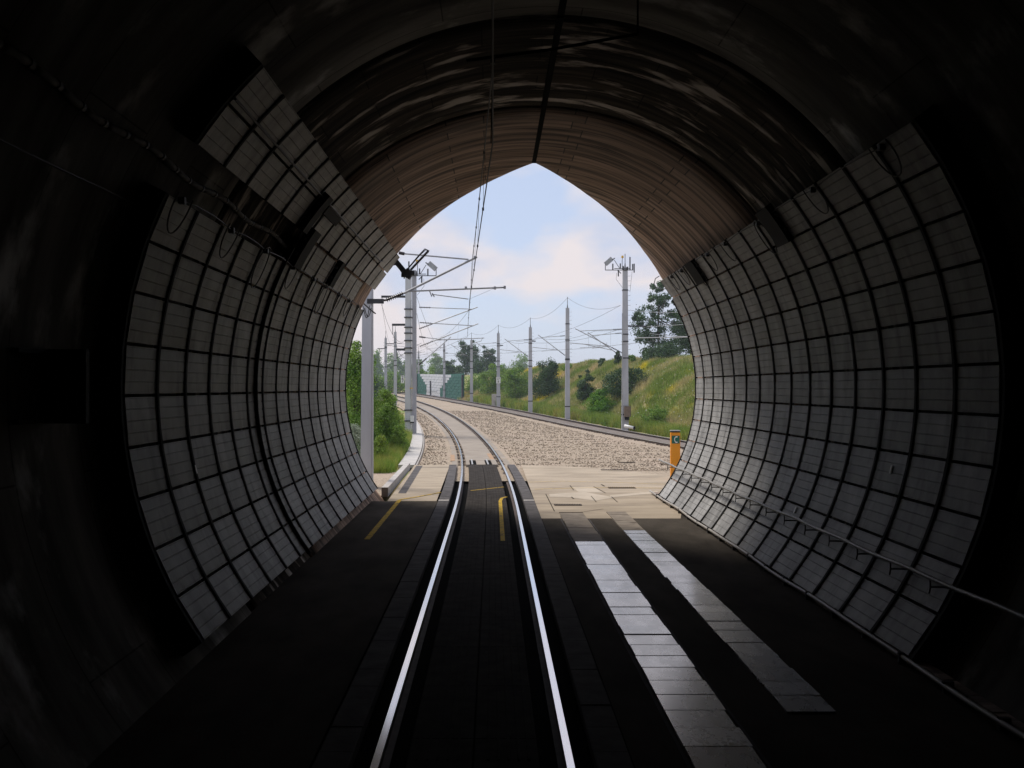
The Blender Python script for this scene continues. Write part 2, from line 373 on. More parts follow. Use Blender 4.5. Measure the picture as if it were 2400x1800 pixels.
# ballast sheet between and beside the tracks
by = list(np.linspace(33, 60, 55)) + list(np.linspace(60.8, 210, 150))
b = MB(); cols = 22
for y in by:
    l = float(x1(y)) - 2.55; r = float(x2(y)) + 2.5
    for k in range(cols+1):
        x = l + (r-l)*k/cols
        dz = .05*math.sin(x*2.1+y*1.3)*.4 + .03*math.sin(y*3.1-x)
        if k == 0: dz = -.05
        if k == cols: dz -= .22
        b.v.append((x, y, float(zt(y)) - .13 + dz*.5))
for i in range(len(by)-1):
    for k in range(cols):
        a = i*(cols+1)+k; b.f.append((a, a+1, a+cols+2, a+cols+1))
struct('ballast', b, 'ballast', True)
# gravel patch left of the kerb
b = MB(); b.quad((-7.5,28.4,-.1),(-3.05,28.4,-.1),(-3.25,36.2,-.1),(-7.5,36.2,-.1)); struct('gravel', b, 'ballast')

# loose stones
ico = bmesh.new(); bmesh.ops.create_icosphere(ico, subdivisions=1, radius=1); IV = np.array([v.co[:] for v in ico.verts]); IF = np.array([[q.index for q in f.verts] for f in ico.faces]); ico.free()
N = 15000
py = 37.0 + 60*rng.random(N)**1.7
l = x1(py)-2.4; r = np.minimum(x2(py)-1.7, 9.0); px = l+(r-l)*rng.random(N)
keep = (np.abs(px-x1(py)) > 1.35) & ~((py < 39.0) & (px < 3.2)) & (py > 39.0-np.maximum(0,px-2.5)*1.7)
px, py = px[keep], py[keep]
g2 = 1400
qx = -5.6+2.5*rng.random(g2); qy = 28.5+7.6*rng.random(g2)
px = np.concatenate([px, qx]); py = np.concatenate([py, qy]); n = len(px)
sz = (.015+.016*rng.random(n)**2)*(1+np.maximum(0, py-42)/70)
jit = .7+.6*rng.random((n, 12, 1)); ang = rng.random(n)*6.28
SV = IV[None]*jit*np.stack([1.1+.5*rng.random(n), .9+.4*rng.random(n), .85+.4*rng.random(n)], -1)[:,None,:]*sz[:,None,None]
ca, sa = np.cos(ang)[:,None], np.sin(ang)[:,None]
SV = np.stack([SV[...,0]*ca-SV[...,1]*sa, SV[...,0]*sa+SV[...,1]*ca, SV[...,2]], -1)
SV += np.stack([px, py, zt(py)-.120], -1)[:,None,:]
SF = (IF[None]+12*np.arange(n)[:,None,None]).reshape(-1, 3)
tag(npmesh('ballast_stones', SV.reshape(-1,3), SF, 'stone'), 'loose pale stones of the ballast bed beside the rails', 'stones', kind='stuff')

# ------------------------------------------------------------------ pavement at the portal and tunnel floor
b = MB()
far = [(-3.0,38.75),(1.0,38.75),(2.6,38.2),(4.2,36.8),(5.3,34.9),(6.6,32.4),(7.6,28.4)]
for (xa, ya), (xb, yb) in zip(far[:-1], far[1:]):
    b.quad((xa,26.4,-.03),(xb,26.4,-.03),(xb,yb,-.03),(xa,ya,-.03))
# cut out of the track zone: the pavement is laid as two sheets
b = MB()
b.quad((-2.72,26.4,-.03),(-1.45,26.4,-.03),(-1.62,38.7,-.03),(-2.95,38.7,-.03))
for (xa, ya), (xb, yb) in zip([(1.08,38.75)]+far[2:-1], far[2:]):
    b.quad((xa,22.9,-.03),(xb,22.9 if xb < 4.6 else 28.3,-.03),(xb,yb,-.03),(xa,ya,-.03))
struct('pavement', b, 'pavement')
b = MB()
for i in range(14):
    y0 = -40+66.4*i/14; y1 = -40+66.4*(i+1)/14
    for (xa, xb) in ((-3.25,-1.42),(1.10,4.75)):
        ya, yb = (y0, y1) if xa < 0 else (-40+63.6*i/14, -40+63.6*(i+1)/14)
        b.quad((xa,ya,-.034),(xb,ya,-.034),(xb,yb,-.034),(xa,yb,-.034))
struct('tunnel_floor', b, 'asphalt')
b = MB(); b.quad((-1.7,-40,-.20),(1.4,-40,-.20),(1.3,45,-.20),(-1.9,45,-.20)); struct('track_trough', b, 'gap_shade')

# paler repair patches, joints, gratings, paint: flat parts of the pavement
pav = bpy.data.objects['pavement']
def patch(name, pts, z, m, parent=pav):
    q = MB(); q.v = [(x, y, z) for x, y in pts]; q.f = [tuple(range(len(pts)))]; return q.build(name, m, parent)
def gp(u, v, z=-.03):
    Y = 2400*(2.9-z)/(v-908); return ((u-1155)*Y/2400, Y)
def zl(x, y, ox=1200, oy=1000, s=4.424): return gp(ox+x/s, oy+y/s)
patch('repair_patch', [zl(385,700),zl(760,680),zl(1010,725),zl(1040,740),zl(860,770),zl(610,735),zl(395,730)], -.026, 'pavement_patch')
patch('repair_patch', [zl(625,628),zl(840,625),zl(950,685),zl(690,680)], -.026, 'pavement_patch')
patch('repair_patch', [zl(1015,712),zl(1520,668),zl(1500,690),zl(1020,735)], -.026, 'pavement_patch')
def joint(pts, w=.025):
    q = MB()
    for a, c in zip(pts[:-1], pts[1:]):
        a = Vector((*a, -.0225)); c = Vector((*c, -.0225)); d = (c-a).normalized(); n = Vector((d.y,-d.x,0))*w/2
        q.quad(a-n, a+n, c+n, c-n)
    return q.build('joint', 'joint_black', pav)
joint([zl(600,610),zl(640,660)], .02); joint([zl(845,622),zl(970,690)], .02); joint([zl(820,722),zl(875,785)], .02); joint([zl(1030,728),zl(1095,785)], .02)
joint([zl(740,885),zl(945,855)], .02); joint([zl(735,822),zl(1010,830)], .015); joint([zl(615,730),zl(640,750)], .03); joint([zl(350,700),zl(440,880)], .02)
joint([zl(925,600),zl(960,620)], .04)
def grating(x0, x1_, y0, y1_, lab):
    e = empty('drain_grating', ((x0+x1_)/2, (y0+y1_)/2, -.022), lab, 'drain grating', None)
    MB().quad((x0,y0,-.024),(x1_,y0,-.024),(x1_,y1_,-.024),(x0,y1_,-.024)).build('grating_shade', 'gap_shade', e)  # flat black sheet painted as the shade under the bars
    n = int((x1_-x0)/.06)
    for i in range(n):
        x = x0+(x1_-x0)*(i+.25)/n
        MB().box((x,y0,-.0235),(x+.024,y1_,-.012)).build('grating_bar', 'rail_rust', e)
    return e
a = zl(440,820); c = zl(730,795); grating(a[0], a[0]+1.65*.42, a[1], a[1]+.28, 'brown drain grating between the pavement repairs and the striped slabs')
a = zl(1000,638); grating(a[0], a[0]+.80, a[1]-.1, a[1]+.26, 'brown drain grating in the pavement near the right tunnel mouth')
a = zl(925,452); grating(a[0], a[0]+.78, a[1]-.05, a[1]+.25, 'brown drain grating at the edge of the pavement and the gravel')
# yellow lines
def stripe(pts, w, z, m='yellow_paint', name='yellow_line'):
    q = MB()
    P = [Vector((x, y, z)) for x, y in pts]
    for k in range(len(P)-1):
        def nn(i):
            d = (P[min(i+1,len(P)-1)]-P[max(i-1,0)]).normalized(); return Vector((d.y,-d.x,0))*w/2
        q.quad(P[k]-nn(k), P[k]+nn(k), P[k+1]+nn(k+1), P[k+1]-nn(k+1))
    return q.build(name, m)
tag(stripe([(-2.42,19.7),(-2.42,26.6)], .11, -.020), 'straight yellow painted line along the left tunnel floor', 'painted line')
tag(stripe([(-2.42,26.7),(-2.0,27.4),(-1.45,28.5)], .075, -.020), 'thin yellow line slanting across the pavement left of the rails', 'painted line')
tag(stripe([(1.2,29.4),(2.4,29.75),(3.6,29.9),(4.9,29.7)], .05, -.020), 'faint yellow line across the pavement right of the rails', 'painted line')
tag(stripe([(1.1,31.6),(2.2,31.9),(3.6,31.6),(5.2,30.9)], .04, -.020), 'faded yellow line on the pavement nearest the gravel', 'painted line')

# ------------------------------------------------------------------ tunnel lining
tun = empty('railway_tunnel', (AX, 10, 0), 'round concrete railway tunnel with a pointed cut back mouth', 'tunnel')
def ring(ya, yb, m, r_in, name='lining_ring', niche=None, ny=8):
    """one lining ring; yb may be a function of the angle; own thickness"""
    degs = list(np.linspace(-46, 226, 137))
    if niche: degs = sorted(set(degs) | {niche[2], niche[3]})
    b = MB(); nd = len(degs)
    for rr in (r_in, r_in+.5):
        for t in range(ny+1):
            for d in degs:
                e = yb(d) if callable(yb) else yb
                if niche:
                    tl = [ya, ya+(niche[0]-ya)*.5, niche[0], (niche[0]+niche[1])/2, niche[1], niche[1]+(e-niche[1])*.5, e]
                    y = tl[t]
                else: y = ya+(e-ya)*t/ny
                b.v.append(polar(d, rr, y))
    off = nd*(ny+1)
    for t in range(ny):
        for k in range(nd-1):
            a = t*nd+k
            if niche and t in (2, 3) and degs[k] >= niche[2]-1e-6 and degs[k+1] <= niche[3]+1e-6: continue
            b.f.append((a, a+nd, a+nd+1, a+1)); b.f.append((off+a, off+a+1, off+a+nd+1, off+a+nd))
    for k in range(nd-1):
        a = ny*nd+k; b.f.append((a, off+a, off+a+1, a+1)); b.f.append((k, k+1, off+k+1, off+k))
    return b.build(name, m, tun, True)
def shade_auto(o, ang=35):
    pass
r_end = ring(17.72, yedge, 'lining_boards', RL-.005, ny=10)
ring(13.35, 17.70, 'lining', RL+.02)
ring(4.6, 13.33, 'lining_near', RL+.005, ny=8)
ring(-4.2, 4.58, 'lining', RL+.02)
ring(-22, -4.22, 'lining', RL, ny=4)
ring(-40, -22.02, 'lining', RL+.02, ny=4)
b = MB(); b.box((AX-5.3,-40.6,-.6),(AX+5.3,-40.05,8.3)); b.build('end_light_block', 'joint_black', tun)  # unseen end cap, added to keep sky light out of the tunnel
for o in tun.children:
    for p in o.data.polygons:
        p.use_smooth = abs(p.normal.y) < .5 and len(o.data.polygons) > 20
b = MB(); degs_ = np.linspace(-50, 230, 90)
for y in (-41, -20, 0, 21.7):
    for d in degs_: b.v.append(polar(d, RL+.56, y))
for t in range(3):
    for k in range(89): a = t*90+k; b.f.append((a, a+90, a+91, a+1))
b.build('leak_shell', 'joint_black', tun)  # unseen shell added to stop light leaking through the ring joints
b = MB(); b.box((-6.5,-41,-1.3),(8.5,28.3,-.26)); b.build('leak_bed', 'joint_black', tun)  # unseen box added to block light leaking up under the floor
# crown joint strip, radial joint covers
b = MB()
for y0, y1 in ((4.62,13.3),(13.4,17.68),(17.74,22.1)):
    b.box((AX+.11,y0,AZ+4.838),(AX+.20,y1,AZ+4.88))
b.build('crown_joint', 'joint_black', tun)

# ------------------------------------------------------------------ acoustic lining panels
PW, PH = .985, .515            # panel face sizes
PITCH, ROW = 1.0775, 6.86      # column pitch (m), row pitch (degrees)
def panel_mesh(w=PW, h=PH, wa=None):
    """face towards -X at x=0 (local), y along the tunnel, z along the arc; three shallow grooves, returned edges"""
    prof = [(.085, -h/2), (-.007, -h/2), (-.007, -h/2+.012), (.0, -h/2+.016)]
    for k in range(1, 4):
        z = -h/2+h*k/4
        prof += [(.0, z-.007), (.010, z-.004), (.010, z+.004), (.0, z+.007)]
    prof += [(.0, h/2-.016), (-.007, h/2-.012), (-.007, h/2), (.085, h/2)]
    b = MB(); n = len(prof); wb = wa or (0, 0)      # slanting far end: extra length at bottom / top
    for e in (0, 1):
        for (x, z) in prof:
            t = (z+h/2)/h
            b.v.append((x, -w/2 if e == 0 else w/2+wb[0]*(1-t)+wb[1]*t, z))
    for j in range(n-1): b.f.append((j, j+1, n+j+1, n+j))
    # side returns
    for e, s in ((0, 1), (1, -1)):
        y0 = e*n; i = len(b.v)
        a0 = b.v[y0+1]; a1 = b.v[y0+n-2]
        b.v += [a0, a1, (.085, a1[1], a1[2]), (.085, a0[1], a0[2])]; b.f.append((i, i+1, i+2, i+3) if s > 0 else (i+3, i+2, i+1, i))
    me = bpy.data.meshes.new('panel'); me.from_pydata(b.v, [], b.f); me.update(); me.materials.append(M['panel']); return me
PM = panel_mesh()
def put_panel(parent, deg, yc, me=None):
    o = bpy.data.objects.new('panel', me or PM); C.objects.link(o)
    p = Vector(polar(deg, R0, yc))
    # local x -> outward radial, z -> increasing angle (tangent)
    er = Vector((math.cos(rad(deg)), 0, math.sin(rad(deg)))); et = Vector((-math.sin(rad(deg)), 0, math.cos(rad(deg))))
    ey = et.cross(er)
    tilt = random.gauss(0, .002)
    mtx = Matrix((er, ey, et)).transposed().to_4x4() @ Matrix.Rotation(tilt, 4, 'Z') @ Matrix.Rotation(random.gauss(0, .003), 4, 'Y')
    mtx.translation = p
    o.parent = parent; o.matrix_parent_inverse = Matrix.Translation(parent.location).inverted(); o.matrix_basis = mtx
    return o
def rib(parent, d0, d1, y, name='rib', r=R0-.016, w=.066):
    b = MB(); ds = np.linspace(d0, d1, max(6, int(abs(d1-d0)/3)))
    n = len(ds)
    for d in ds:
        for (rr, dy) in ((r, -w/2), (r, w/2), (r+.06, w/2), (r+.06, -w/2)): b.v.append(polar(d, rr, y+dy))
    for k in range(n-1):
        for j in range(4): b.f.append((k*4+j, k*4+(j+1) % 4, k*4+4+(j+1) % 4, k*4+4+j))
    b.f += [(3,2,1,0), tuple(4*(n-1)+j for j in range(4))]
    return b.build(name, 'bar_black', parent)
def edge_shade(parent, d0, d1, y):  # near-black plate: shade of the panels' front edge put into its colour
    b = MB(); ds = np.linspace(d0, d1, max(6, int(abs(d1-d0)/2))); n = len(ds)
    for d in ds:
        for (rr, dy) in ((R0+.004, -.03), (R0+.004, .03), (RL+.03, .03), (RL+.03, -.03)): b.v.append(polar(d, rr, y+dy))
    for k in range(n-1):
        for j in range(4): b.f.append((k*4+j, k*4+(j+1) % 4, k*4+4+(j+1) % 4, k*4+4+j))
    b.f += [(3,2,1,0), tuple(4*(n-1)+j for j in range(4))]
    return b.build('edge_shade', 'bar_black', parent)
YS = 10.72
def wall(label, d0, rows, sgn, ycols, skip=()):
    """d0: lowest edge angle; rows go up; sgn +1 right side, -1 left side (angles mirrored)"""
    e = empty('acoustic_lining', (AX+sgn*4.6, YS, 0), label, 'acoustic lining')
    full = 180 if sgn < 0 else 0
    for j in range(rows):
        for i in range(ycols):
            if (j, i) in skip: continue
            deg = d0+ROW*(j+.5); yc = YS+PITCH*(i+.5)
            th = full-deg if sgn < 0 else deg
            lim = yedge(th)-.85
            if yc+PW/2 > lim+.02:
                # the last panels are cut to the slanting mouth
                lo = d0+ROW*j; hi = lo+ROW
                el, eh = (yedge(180-lo)-.85, yedge(180-hi)-.85) if sgn < 0 else (yedge(lo)-.85, yedge(hi)-.85)
                if sgn < 0: a0, a1 = el, eh
                else: a0, a1 = el, eh
                yend = (a0-(yc+PW/2), a1-(yc+PW/2))
                if PW+min(yend) < .12: continue
                if max(yend) > 0: yend = (min(yend[0],0), min(yend[1],0))
                me = panel_mesh(PW, PH, yend if sgn > 0 else (yend[0], yend[1]))
                put_left(e, deg, yc, me) if sgn < 0 else put_panel(e, deg, yc, me)
            else:
                put_left(e, deg, yc) if sgn < 0 else put_panel(e, deg, yc)
    return e
def put_left(parent, deg, yc, me=None):
    """mirror: local z keeps pointing up the arc, y along the tunnel (rotated so normals stay inward)"""
    th = 180-deg
    o = bpy.data.objects.new('panel', me or PML); C.objects.link(o)
    er = Vector((math.cos(rad(th)), 0, math.sin(rad(th)))); up = Vector((math.sin(rad(th)), 0, -math.cos(rad(th))))
    ey = Vector((0, 1, 0))
    mtx = Matrix((er, ey, up)).transposed().to_4x4()      # left-handed frame is avoided by using the mirrored mesh
    mtx = Matrix((er, -ey, up)).transposed().to_4x4() @ Matrix.Rotation(random.gauss(0, .002), 4, 'Z') @ Matrix.Rotation(random.gauss(0, .003), 4, 'Y')
    mtx.translation = Vector(polar(th, R0, yc))
    o.parent = parent; o.matrix_parent_inverse = Matrix.Translation(parent.location).inverted(); o.matrix_basis = mtx
    return o
PML = PM
_pm = panel_mesh
def panel_mesh(w=PW, h=PH, wa=None, flip=False): return _pm(w, h, wa)
# on the left the local y axis points back into the tunnel, so a cut end is mirrored in the mesh
def cut_left(me):
    for v in me.vertices: v.co.y = -v.co.y
    me.flip_normals(); return me
_put_left = put_left
def put_left(parent, deg, yc, me=None): return _put_left(parent, deg, yc, cut_left(me) if me is not None else None)

skipR = {(10, 4), (10, 9)} if False else set()
RW = wall('grey grid of acoustic panels on the right tunnel wall behind the handrail', -38.0, 11, 1, 15, skipR)
LW = wall('grey grid of acoustic panels on the left tunnel wall under the conduit', -35.4, 9, -1, 15)
UW = wall('upper band of grey acoustic panels high on the left vault above the conduit', 33.5, 2, -1, 15)
for i in range(16):
    y = YS+PITCH*i
    if i > 0:
        rib(RW, -38, 37.4 if y < 25 else 30, y); rib(LW, 215.3, 153.8, y)
        if y < 25.0: rib(UW, 146.4, 133, y)
for i in range(6, 14):
    put_left(LW, -35.4+ROW*9.5, YS+PITCH*(i+.5)) if i < 13 else None
edge_shade(RW, -38, 37.4, YS-.03); edge_shade(LW, 215.3, 153.8, YS-.03); edge_shade(UW, 146.4, 132.9, YS-.03)
rib(LW, 216, 150, 16.62, 'cable_riser', R0-.05, .05)
# black speaker boxes on the right wall, brackets on the left
def wallbox(deg0, deg1, y0, y1, r0, r1, name, lab, cat, m='black_paint', grp=None):
    e = empty(name, polar((deg0+deg1)/2, R0, (y0+y1)/2), lab, cat, grp)
    b = MB(); ds = np.linspace(deg0, deg1, 4)
    for d in ds:
        for rr, y in ((r0,y0),(r0,y1),(r1,y1),(r1,y0)): b.v.append(polar(d, rr, y))
    for k in range(3):
        for j in range(4): b.f.append((k*4+j, k*4+(j+1) % 4, k*4+4+(j+1) % 4, k*4+4+j))
    b.f += [(3,2,1,0),(12,13,14,15)]; b.build('housing', m, e)
    b = MB()
    for d in (deg0+.3*(deg1-deg0), deg0+.7*(deg1-deg0)):
        q = polar(d, (r0+r1)/2, 0)
        for yy in (y0-.03, y1+.03): MB().cbox((q[0], yy, q[2]), (.05,.06,.05)).build('bracket', 'steel_dark', e)
    return e
wallbox(30.2, 38.6, 16.0, 16.65, R0-.09, R0+.02, 'wall_box', 'large black box fixed over the top right acoustic panels', 'box')
wallbox(30.6, 37.6, 22.3, 23.1, R0-.09, R0+.02, 'wall_box', 'small black box on the top right panels near the mouth', 'box')
wallbox(144.5, 153.5, 17.0, 17.55, R0-.10, R0+.03, 'wall_box', 'tall black box where the conduit ends on the left wall', 'box')
wallbox(146.0, 153.0, 20.6, 20.95, R0-.10, R0+.02, 'wall_box', 'slim dark twin box on the left panels past the conduit', 'box')
wallbox(137.5, 146.5, 16.2, 16.55, R0-.12, R0-.01, 'wall_box', 'long black bar strapped across the upper left panels', 'bar')
wallbox(139.0, 141.0, 16.6, 17.9, R0-.13, R0-.01, 'wall_box', 'short black cross arm reaching from the bar on the upper left panels', 'bar')

wcb = empty('wall_cabinet', (-3.95, 9.5, 2.57), 'square cabinet, its unlit front coloured black, with two arms jutting from the near left wall', 'cabinet')
MB().box((-4.20,9.36,2.57),(-3.72,9.44,3.25)).build('cabinet_body', 'black_paint', wcb)  # black colour and thin body stand in for an unlit front
for z in (2.60, 3.22): MB().box((-4.16,8.75,z-.02),(-4.05,9.355,z+.02)).build('cabinet_arm', 'black_paint', wcb)
# conduit with couplings in the bare band
cd = empty('conduit', polar(150.6, RL-.09, 4), 'pale jointed conduit running along the bare concrete band on the left', 'conduit')
cy = np.linspace(4.0, 17.0, 27)
for k in range(len(cy)-1):
    MB().tube([polar(150.4+.35*math.sin(y*2.3), RL-.09, y) for y in np.linspace(cy[k]+.02, cy[k+1]-.02, 4)], .035, 8).build('conduit_section', 'conduit', cd, True)
    MB().tube([polar(150.4+.35*math.sin(y*2.3), RL-.09, y) for y in (cy[k]-.03, cy[k]+.03)], .043, 8).build('coupling', 'steel_dark', cd)
for y in np.arange(4.5, 17, 1.6):
    q0 = polar(150.4, RL-.09, y); q1 = polar(150.4, RL+.02, y); MB().tube([q0, q1], .014, 5).build('clip', 'steel_dark', cd)
# second thin cable on the near left vault
tag(MB().tube([polar(157+ .2*math.sin(y), RL-.03, y) for y in np.linspace(3, 10.5, 20)], .012, 6).build('vault_cable', 'wire'), 'thin black cable under the conduit on the bare left vault', 'cable')
tag(MB().tube([polar(138.6, R0-.03, y) for y in np.linspace(YS, 24.6, 20)]+[tuple(at(919,605,27.2)), tuple(at(945,643,27.4))], .016, 6).build('vault_cable', 'wire'), 'black cable along the upper left panels to the bracket outside', 'cable')

# cable with hanging loops
def looped(sgn, deg, ys, lab, r0=R0-.03, loop_r=.33):
    e = empty('looped_cable', polar(180-deg if sgn < 0 else deg, r0, ys[0]), lab, 'cable')
    for k, y in enumerate(ys):
        th = lambda d: 180-d if sgn < 0 else d
        pts = []
        for a in np.linspace(200, -20, 16):
            dd = deg + math.degrees(loop_r/R0)*math.sin(rad(a))*(-1.15 if True else 1)
            pts.append(polar(th(deg - math.degrees(loop_r/R0)*(.15+math.sin(rad(a)))), r0-.02, y+loop_r*.8*math.cos(rad(a))))
        if k in (2, 5): 
            pts = [polar(th(deg - 3.2 + math.degrees(loop_r/R0)*math.sin(rad(a))), r0-.02, y+loop_r*.8*math.cos(rad(a))) for a in np.linspace(90, 450, 22)]
        MB().tube(pts, .009, 6).build('loop', 'wire', e)
        if k < len(ys)-1:
            MB().tube([polar(th(deg+.5*math.sin(t*3.1)), r0, y+(ys[k+1]-y)*t) for t in np.linspace(0, 1, 8)], .009, 5).build('cable_run', 'wire', e)
    for y in ys: MB().cbox(polar(180-deg if sgn < 0 else deg, r0+.0, y), (.07,.07,.07)).build('clamp', 'steel_dark', e)
    return e
looped(-1, 26.3, [11.1,13.2,15.2,17.3,19.2,20.6,22.4,24.0,25.6], 'black cable hanging in loops along the top of the lower left panels')
looped(1, 36.5, [11.6,14.1,17.0,19.4,21.0,22.4,23.9,25.2], 'black cable hanging in loops along the top of the right panels')

# handrail on the right wall
hr = empty('handrail', (4.63, 8, 0), 'light steel handrail on black brackets along the right tunnel wall', 'handrail')
MB().tube([(4.60+.014*math.sin(y*.9), y, .90+.008*math.sin(y*2.9)) for y in np.linspace(3.0, 28.3, 60)], .024, 8).build('rail', 'rail_worn', hr, True)
for y in np.arange(4.3, 28.4, 1.0775*1.0):
    b = MB(); b.tube([(4.60,y,.88),(4.60,y,.79)], .009, 5); b.tube([(4.60,y,.80),(4.83,y,.80)], .010, 5); b.tube([(4.60,y,.80),(4.60,y+.03,.73)], .008, 5)
    b.build('bracket', 'steel_dark', hr)
pp = empty('floor_pipe', (4.36, 6, 0), 'thin pale pipe along the foot of the right tunnel wall', 'pipe')
MB().tube([(4.33+.012*math.sin(y*1.9), y, .055+.012*math.sin(y*1.1)) for y in np.linspace(5, 28.2, 60)], .026, 7).build('pipe', 'pipe_pale', pp, True)
for y in np.arange(5.5, 28, 1.0775): MB().cbox((4.36, y, .03), (.1,.05,.11)).build('pipe_clip', 'steel_dark', pp)
b = MB()
for k in range(46):
    y0 = 5+.5*k; b.box((4.40,y0+.015,-.04),(4.52,y0+.485,.035+.01*random.random()))
tag(b.build('wall_foot_blocks', 'lining_end'), 'row of stained concrete blocks under the right panels behind the pipe', 'kerb', kind='stuff')

# ------------------------------------------------------------------ duct covers (two rows of slabs)
def slabs(x0, x1_, y0, y1_, lab):
    e = empty('duct_cover', ((x0+x1_)/2, y0, -.03), lab, 'duct cover')
    y = y0
    while y < y1_:
        Lg = .47 if random.random() > .12 else .60
        ye = min(y+Lg, y1_); m = 'slab_shiny' if y < (19.0 if x0 < 2 else 20.6) else 'slab_dusty'
        dz = random.gauss(0, .0025); t = random.gauss(0, .0022)
        b = MB(); b.box((x0+random.gauss(0,.006), y+.008, -.06), (x1_+random.gauss(0,.006), ye-.008, -.012+dz))
        for i in (4,5): b.v[i] = (b.v[i][0], b.v[i][1], b.v[i][2]-t)
        for i in (6,7): b.v[i] = (b.v[i][0], b.v[i][1], b.v[i][2]+t)
        b.build('slab', m, e); y = ye
slabs(1.55, 2.10, 3.0, 23.9, 'long row of shiny concrete duct slabs beside the right rail')
slabs(2.66, 3.10, 9.22, 24.0, 'shorter row of shiny concrete duct slabs towards the right wall')
b = MB(); b.box((1.50,3,-.05),(1.53,22.8,-.024)); b.box((2.125,3,-.05),(2.15,22.8,-.024)); 
tag(b.build('duct_edge', 'edge_block'), 'narrow grey edging on both sides of the long slab row', 'edging', kind='stuff')

# ------------------------------------------------------------------ tracks
HEAD = [(-.034,-.006),(-.030,0),(.030,0),(.034,-.006),(.034,-.012),(-.034,-.012)]
BODY = [(-.034,-.0122),(.034,-.0122),(.034,-.036),(.010,-.048),(.010,-.145),(.070,-.158),(.070,-.172),(-.070,-.172),(-.070,-.158),(-.010,-.145),(-.010,-.048),(-.034,-.036)]
def track(xf, ys, lab):
    e = empty('railway_track', (float(xf(ys[0])), ys[0], 0), lab, 'track')
    for s, cant in ((-1, 0), (1, 1)):
        P, N = path_of(xf, ys, s*.7525)
        for p in P: p.z += cant*.09*min(1, max(0, (p.y-30)/50))
        r = MB().sweep(P, N, BODY).build('rail', 'rail_rust', e)
        MB().sweep(P, N, HEAD).build('rail_head', 'rail_polished', r)
    return e
y1s = list(np.linspace(-12, 23, 15)) + list(np.linspace(24, 80, 80)) + list(np.linspace(81.5, 200, 60))
T1 = track(x1, y1s, 'shiny curving railway track running out of the tunnel')
y2s = list(np.linspace(34, 90, 50)) + list(np.linspace(91.5, 200, 55))
T2 = track(x2, y2s, 'rusty second railway track below the grassy slope')
# slab between the rails of both tracks (beyond the crossing) and fastenings
def deck(parent, xf, ys, w0, w1, z, m, name):
    P, N = path_of(xf, ys); return MB().sweep(P, N, [(w0, z-.1), (w1, z-.1), (w1, z), (w0, z)]).build(name, m, parent)
yd = [y for y in y1s if y > 41.6]; yd = [41.6]+yd
deck(T1, x1, yd, -.60, .60, -.06, 'slab_track', 'track_slab')
deck(T1, x1, [y for y in np.linspace(38.8, 200, 130)], -1.15, -.93, -.115, 'slab_track', 'slab_edge'); deck(T1, x1, [y for y in np.linspace(38.8, 200, 130)], .93, 1.15, -.115, 'slab_track', 'slab_edge')
deck(T1, x1, [y for y in np.linspace(38.8, 200, 130)], -.925, .925, -.172, 'rail_rust', 'rail_bed')
deck(T2, x2, y2s, -.62, .62, -.05, 'track2_slab', 'track_slab'); deck(T2, x2, y2s, -1.2, 1.2, -.165, 'rail_rust', 'rail_bed')
for T, xf, yy in ((T1, x1, np.arange(40, 110, .62)), (T2, x2, np.arange(38, 120, .62))):
    b = MB()
    for y in yy:
        P, N = path_of(xf, [y]); p, n = P[0], N[0]
        ang = math.atan2(n.y, n.x); Rm = Matrix.Rotation(ang, 3, 'Z')
        for o in (-.86, -.66, .66, .86): b.cbox(p+n*o+Vector((0,0,-.13)), (.10,.14,.05), Rm)
    tag(b.build('fastenings', 'rail_rust', T), kind='stuff')
# crossing boards between the rails
def board(parent, y0, y1, w0, w1, z=-.014, m='rubber', name='crossing_board'):
    P, N = path_of(x1, list(np.linspace(y0+.006, y1-.006, 3)))
    return MB().sweep(P, N, [(w0, z-.10), (w1, z-.10), (w1, z-.006), (w1-.012, z), (w0+.012, z), (w0, z-.006)]).build(name, m, parent)
yb = 1.0
while yb < 38.6:
    w = min(1.5, 38.7-yb)
    for (a, c) in ((-.515,-.006),(.006,.515)):
        board(T1, yb, yb+w, a, c, -.014+random.gauss(0,.001), 'rubber')
    yb += w
# raised studs/ridges on the boards: thin ribs along the rails
b = MB()
P, N = path_of(x1, list(np.linspace(8, 38.5, 30)))
for o in (-.44,-.36,-.28,-.2,-.12,.12,.2,.28,.36,.44):
    b.sweep(P, N, [(o-.012,-.016),(o+.012,-.016),(o+.009,-.006),(o-.009,-.006)])
b.build('board_ridges', 'rubber', T1)
# edge blocks beside the rails
for s in (-1, 1):
    y = 1.0
    while y < 38.6:
        board(T1, y, min(y+.6, 38.72), s*1.10-.14, s*1.10+.14, -.016+random.gauss(0,.002), 'edge_block', 'edge_board'); y += .6
for s in (-1, 1):
    P, N = path_of(x1, list(np.linspace(26.35, 26.55, 2))); MB().sweep(P, N, [(s*1.10-.135,-.03),(s*1.10+.135,-.03),(s*1.10+.135,-.0105),(s*1.10-.135,-.0105)]).build('pale_edge_block', 'concrete', T1)
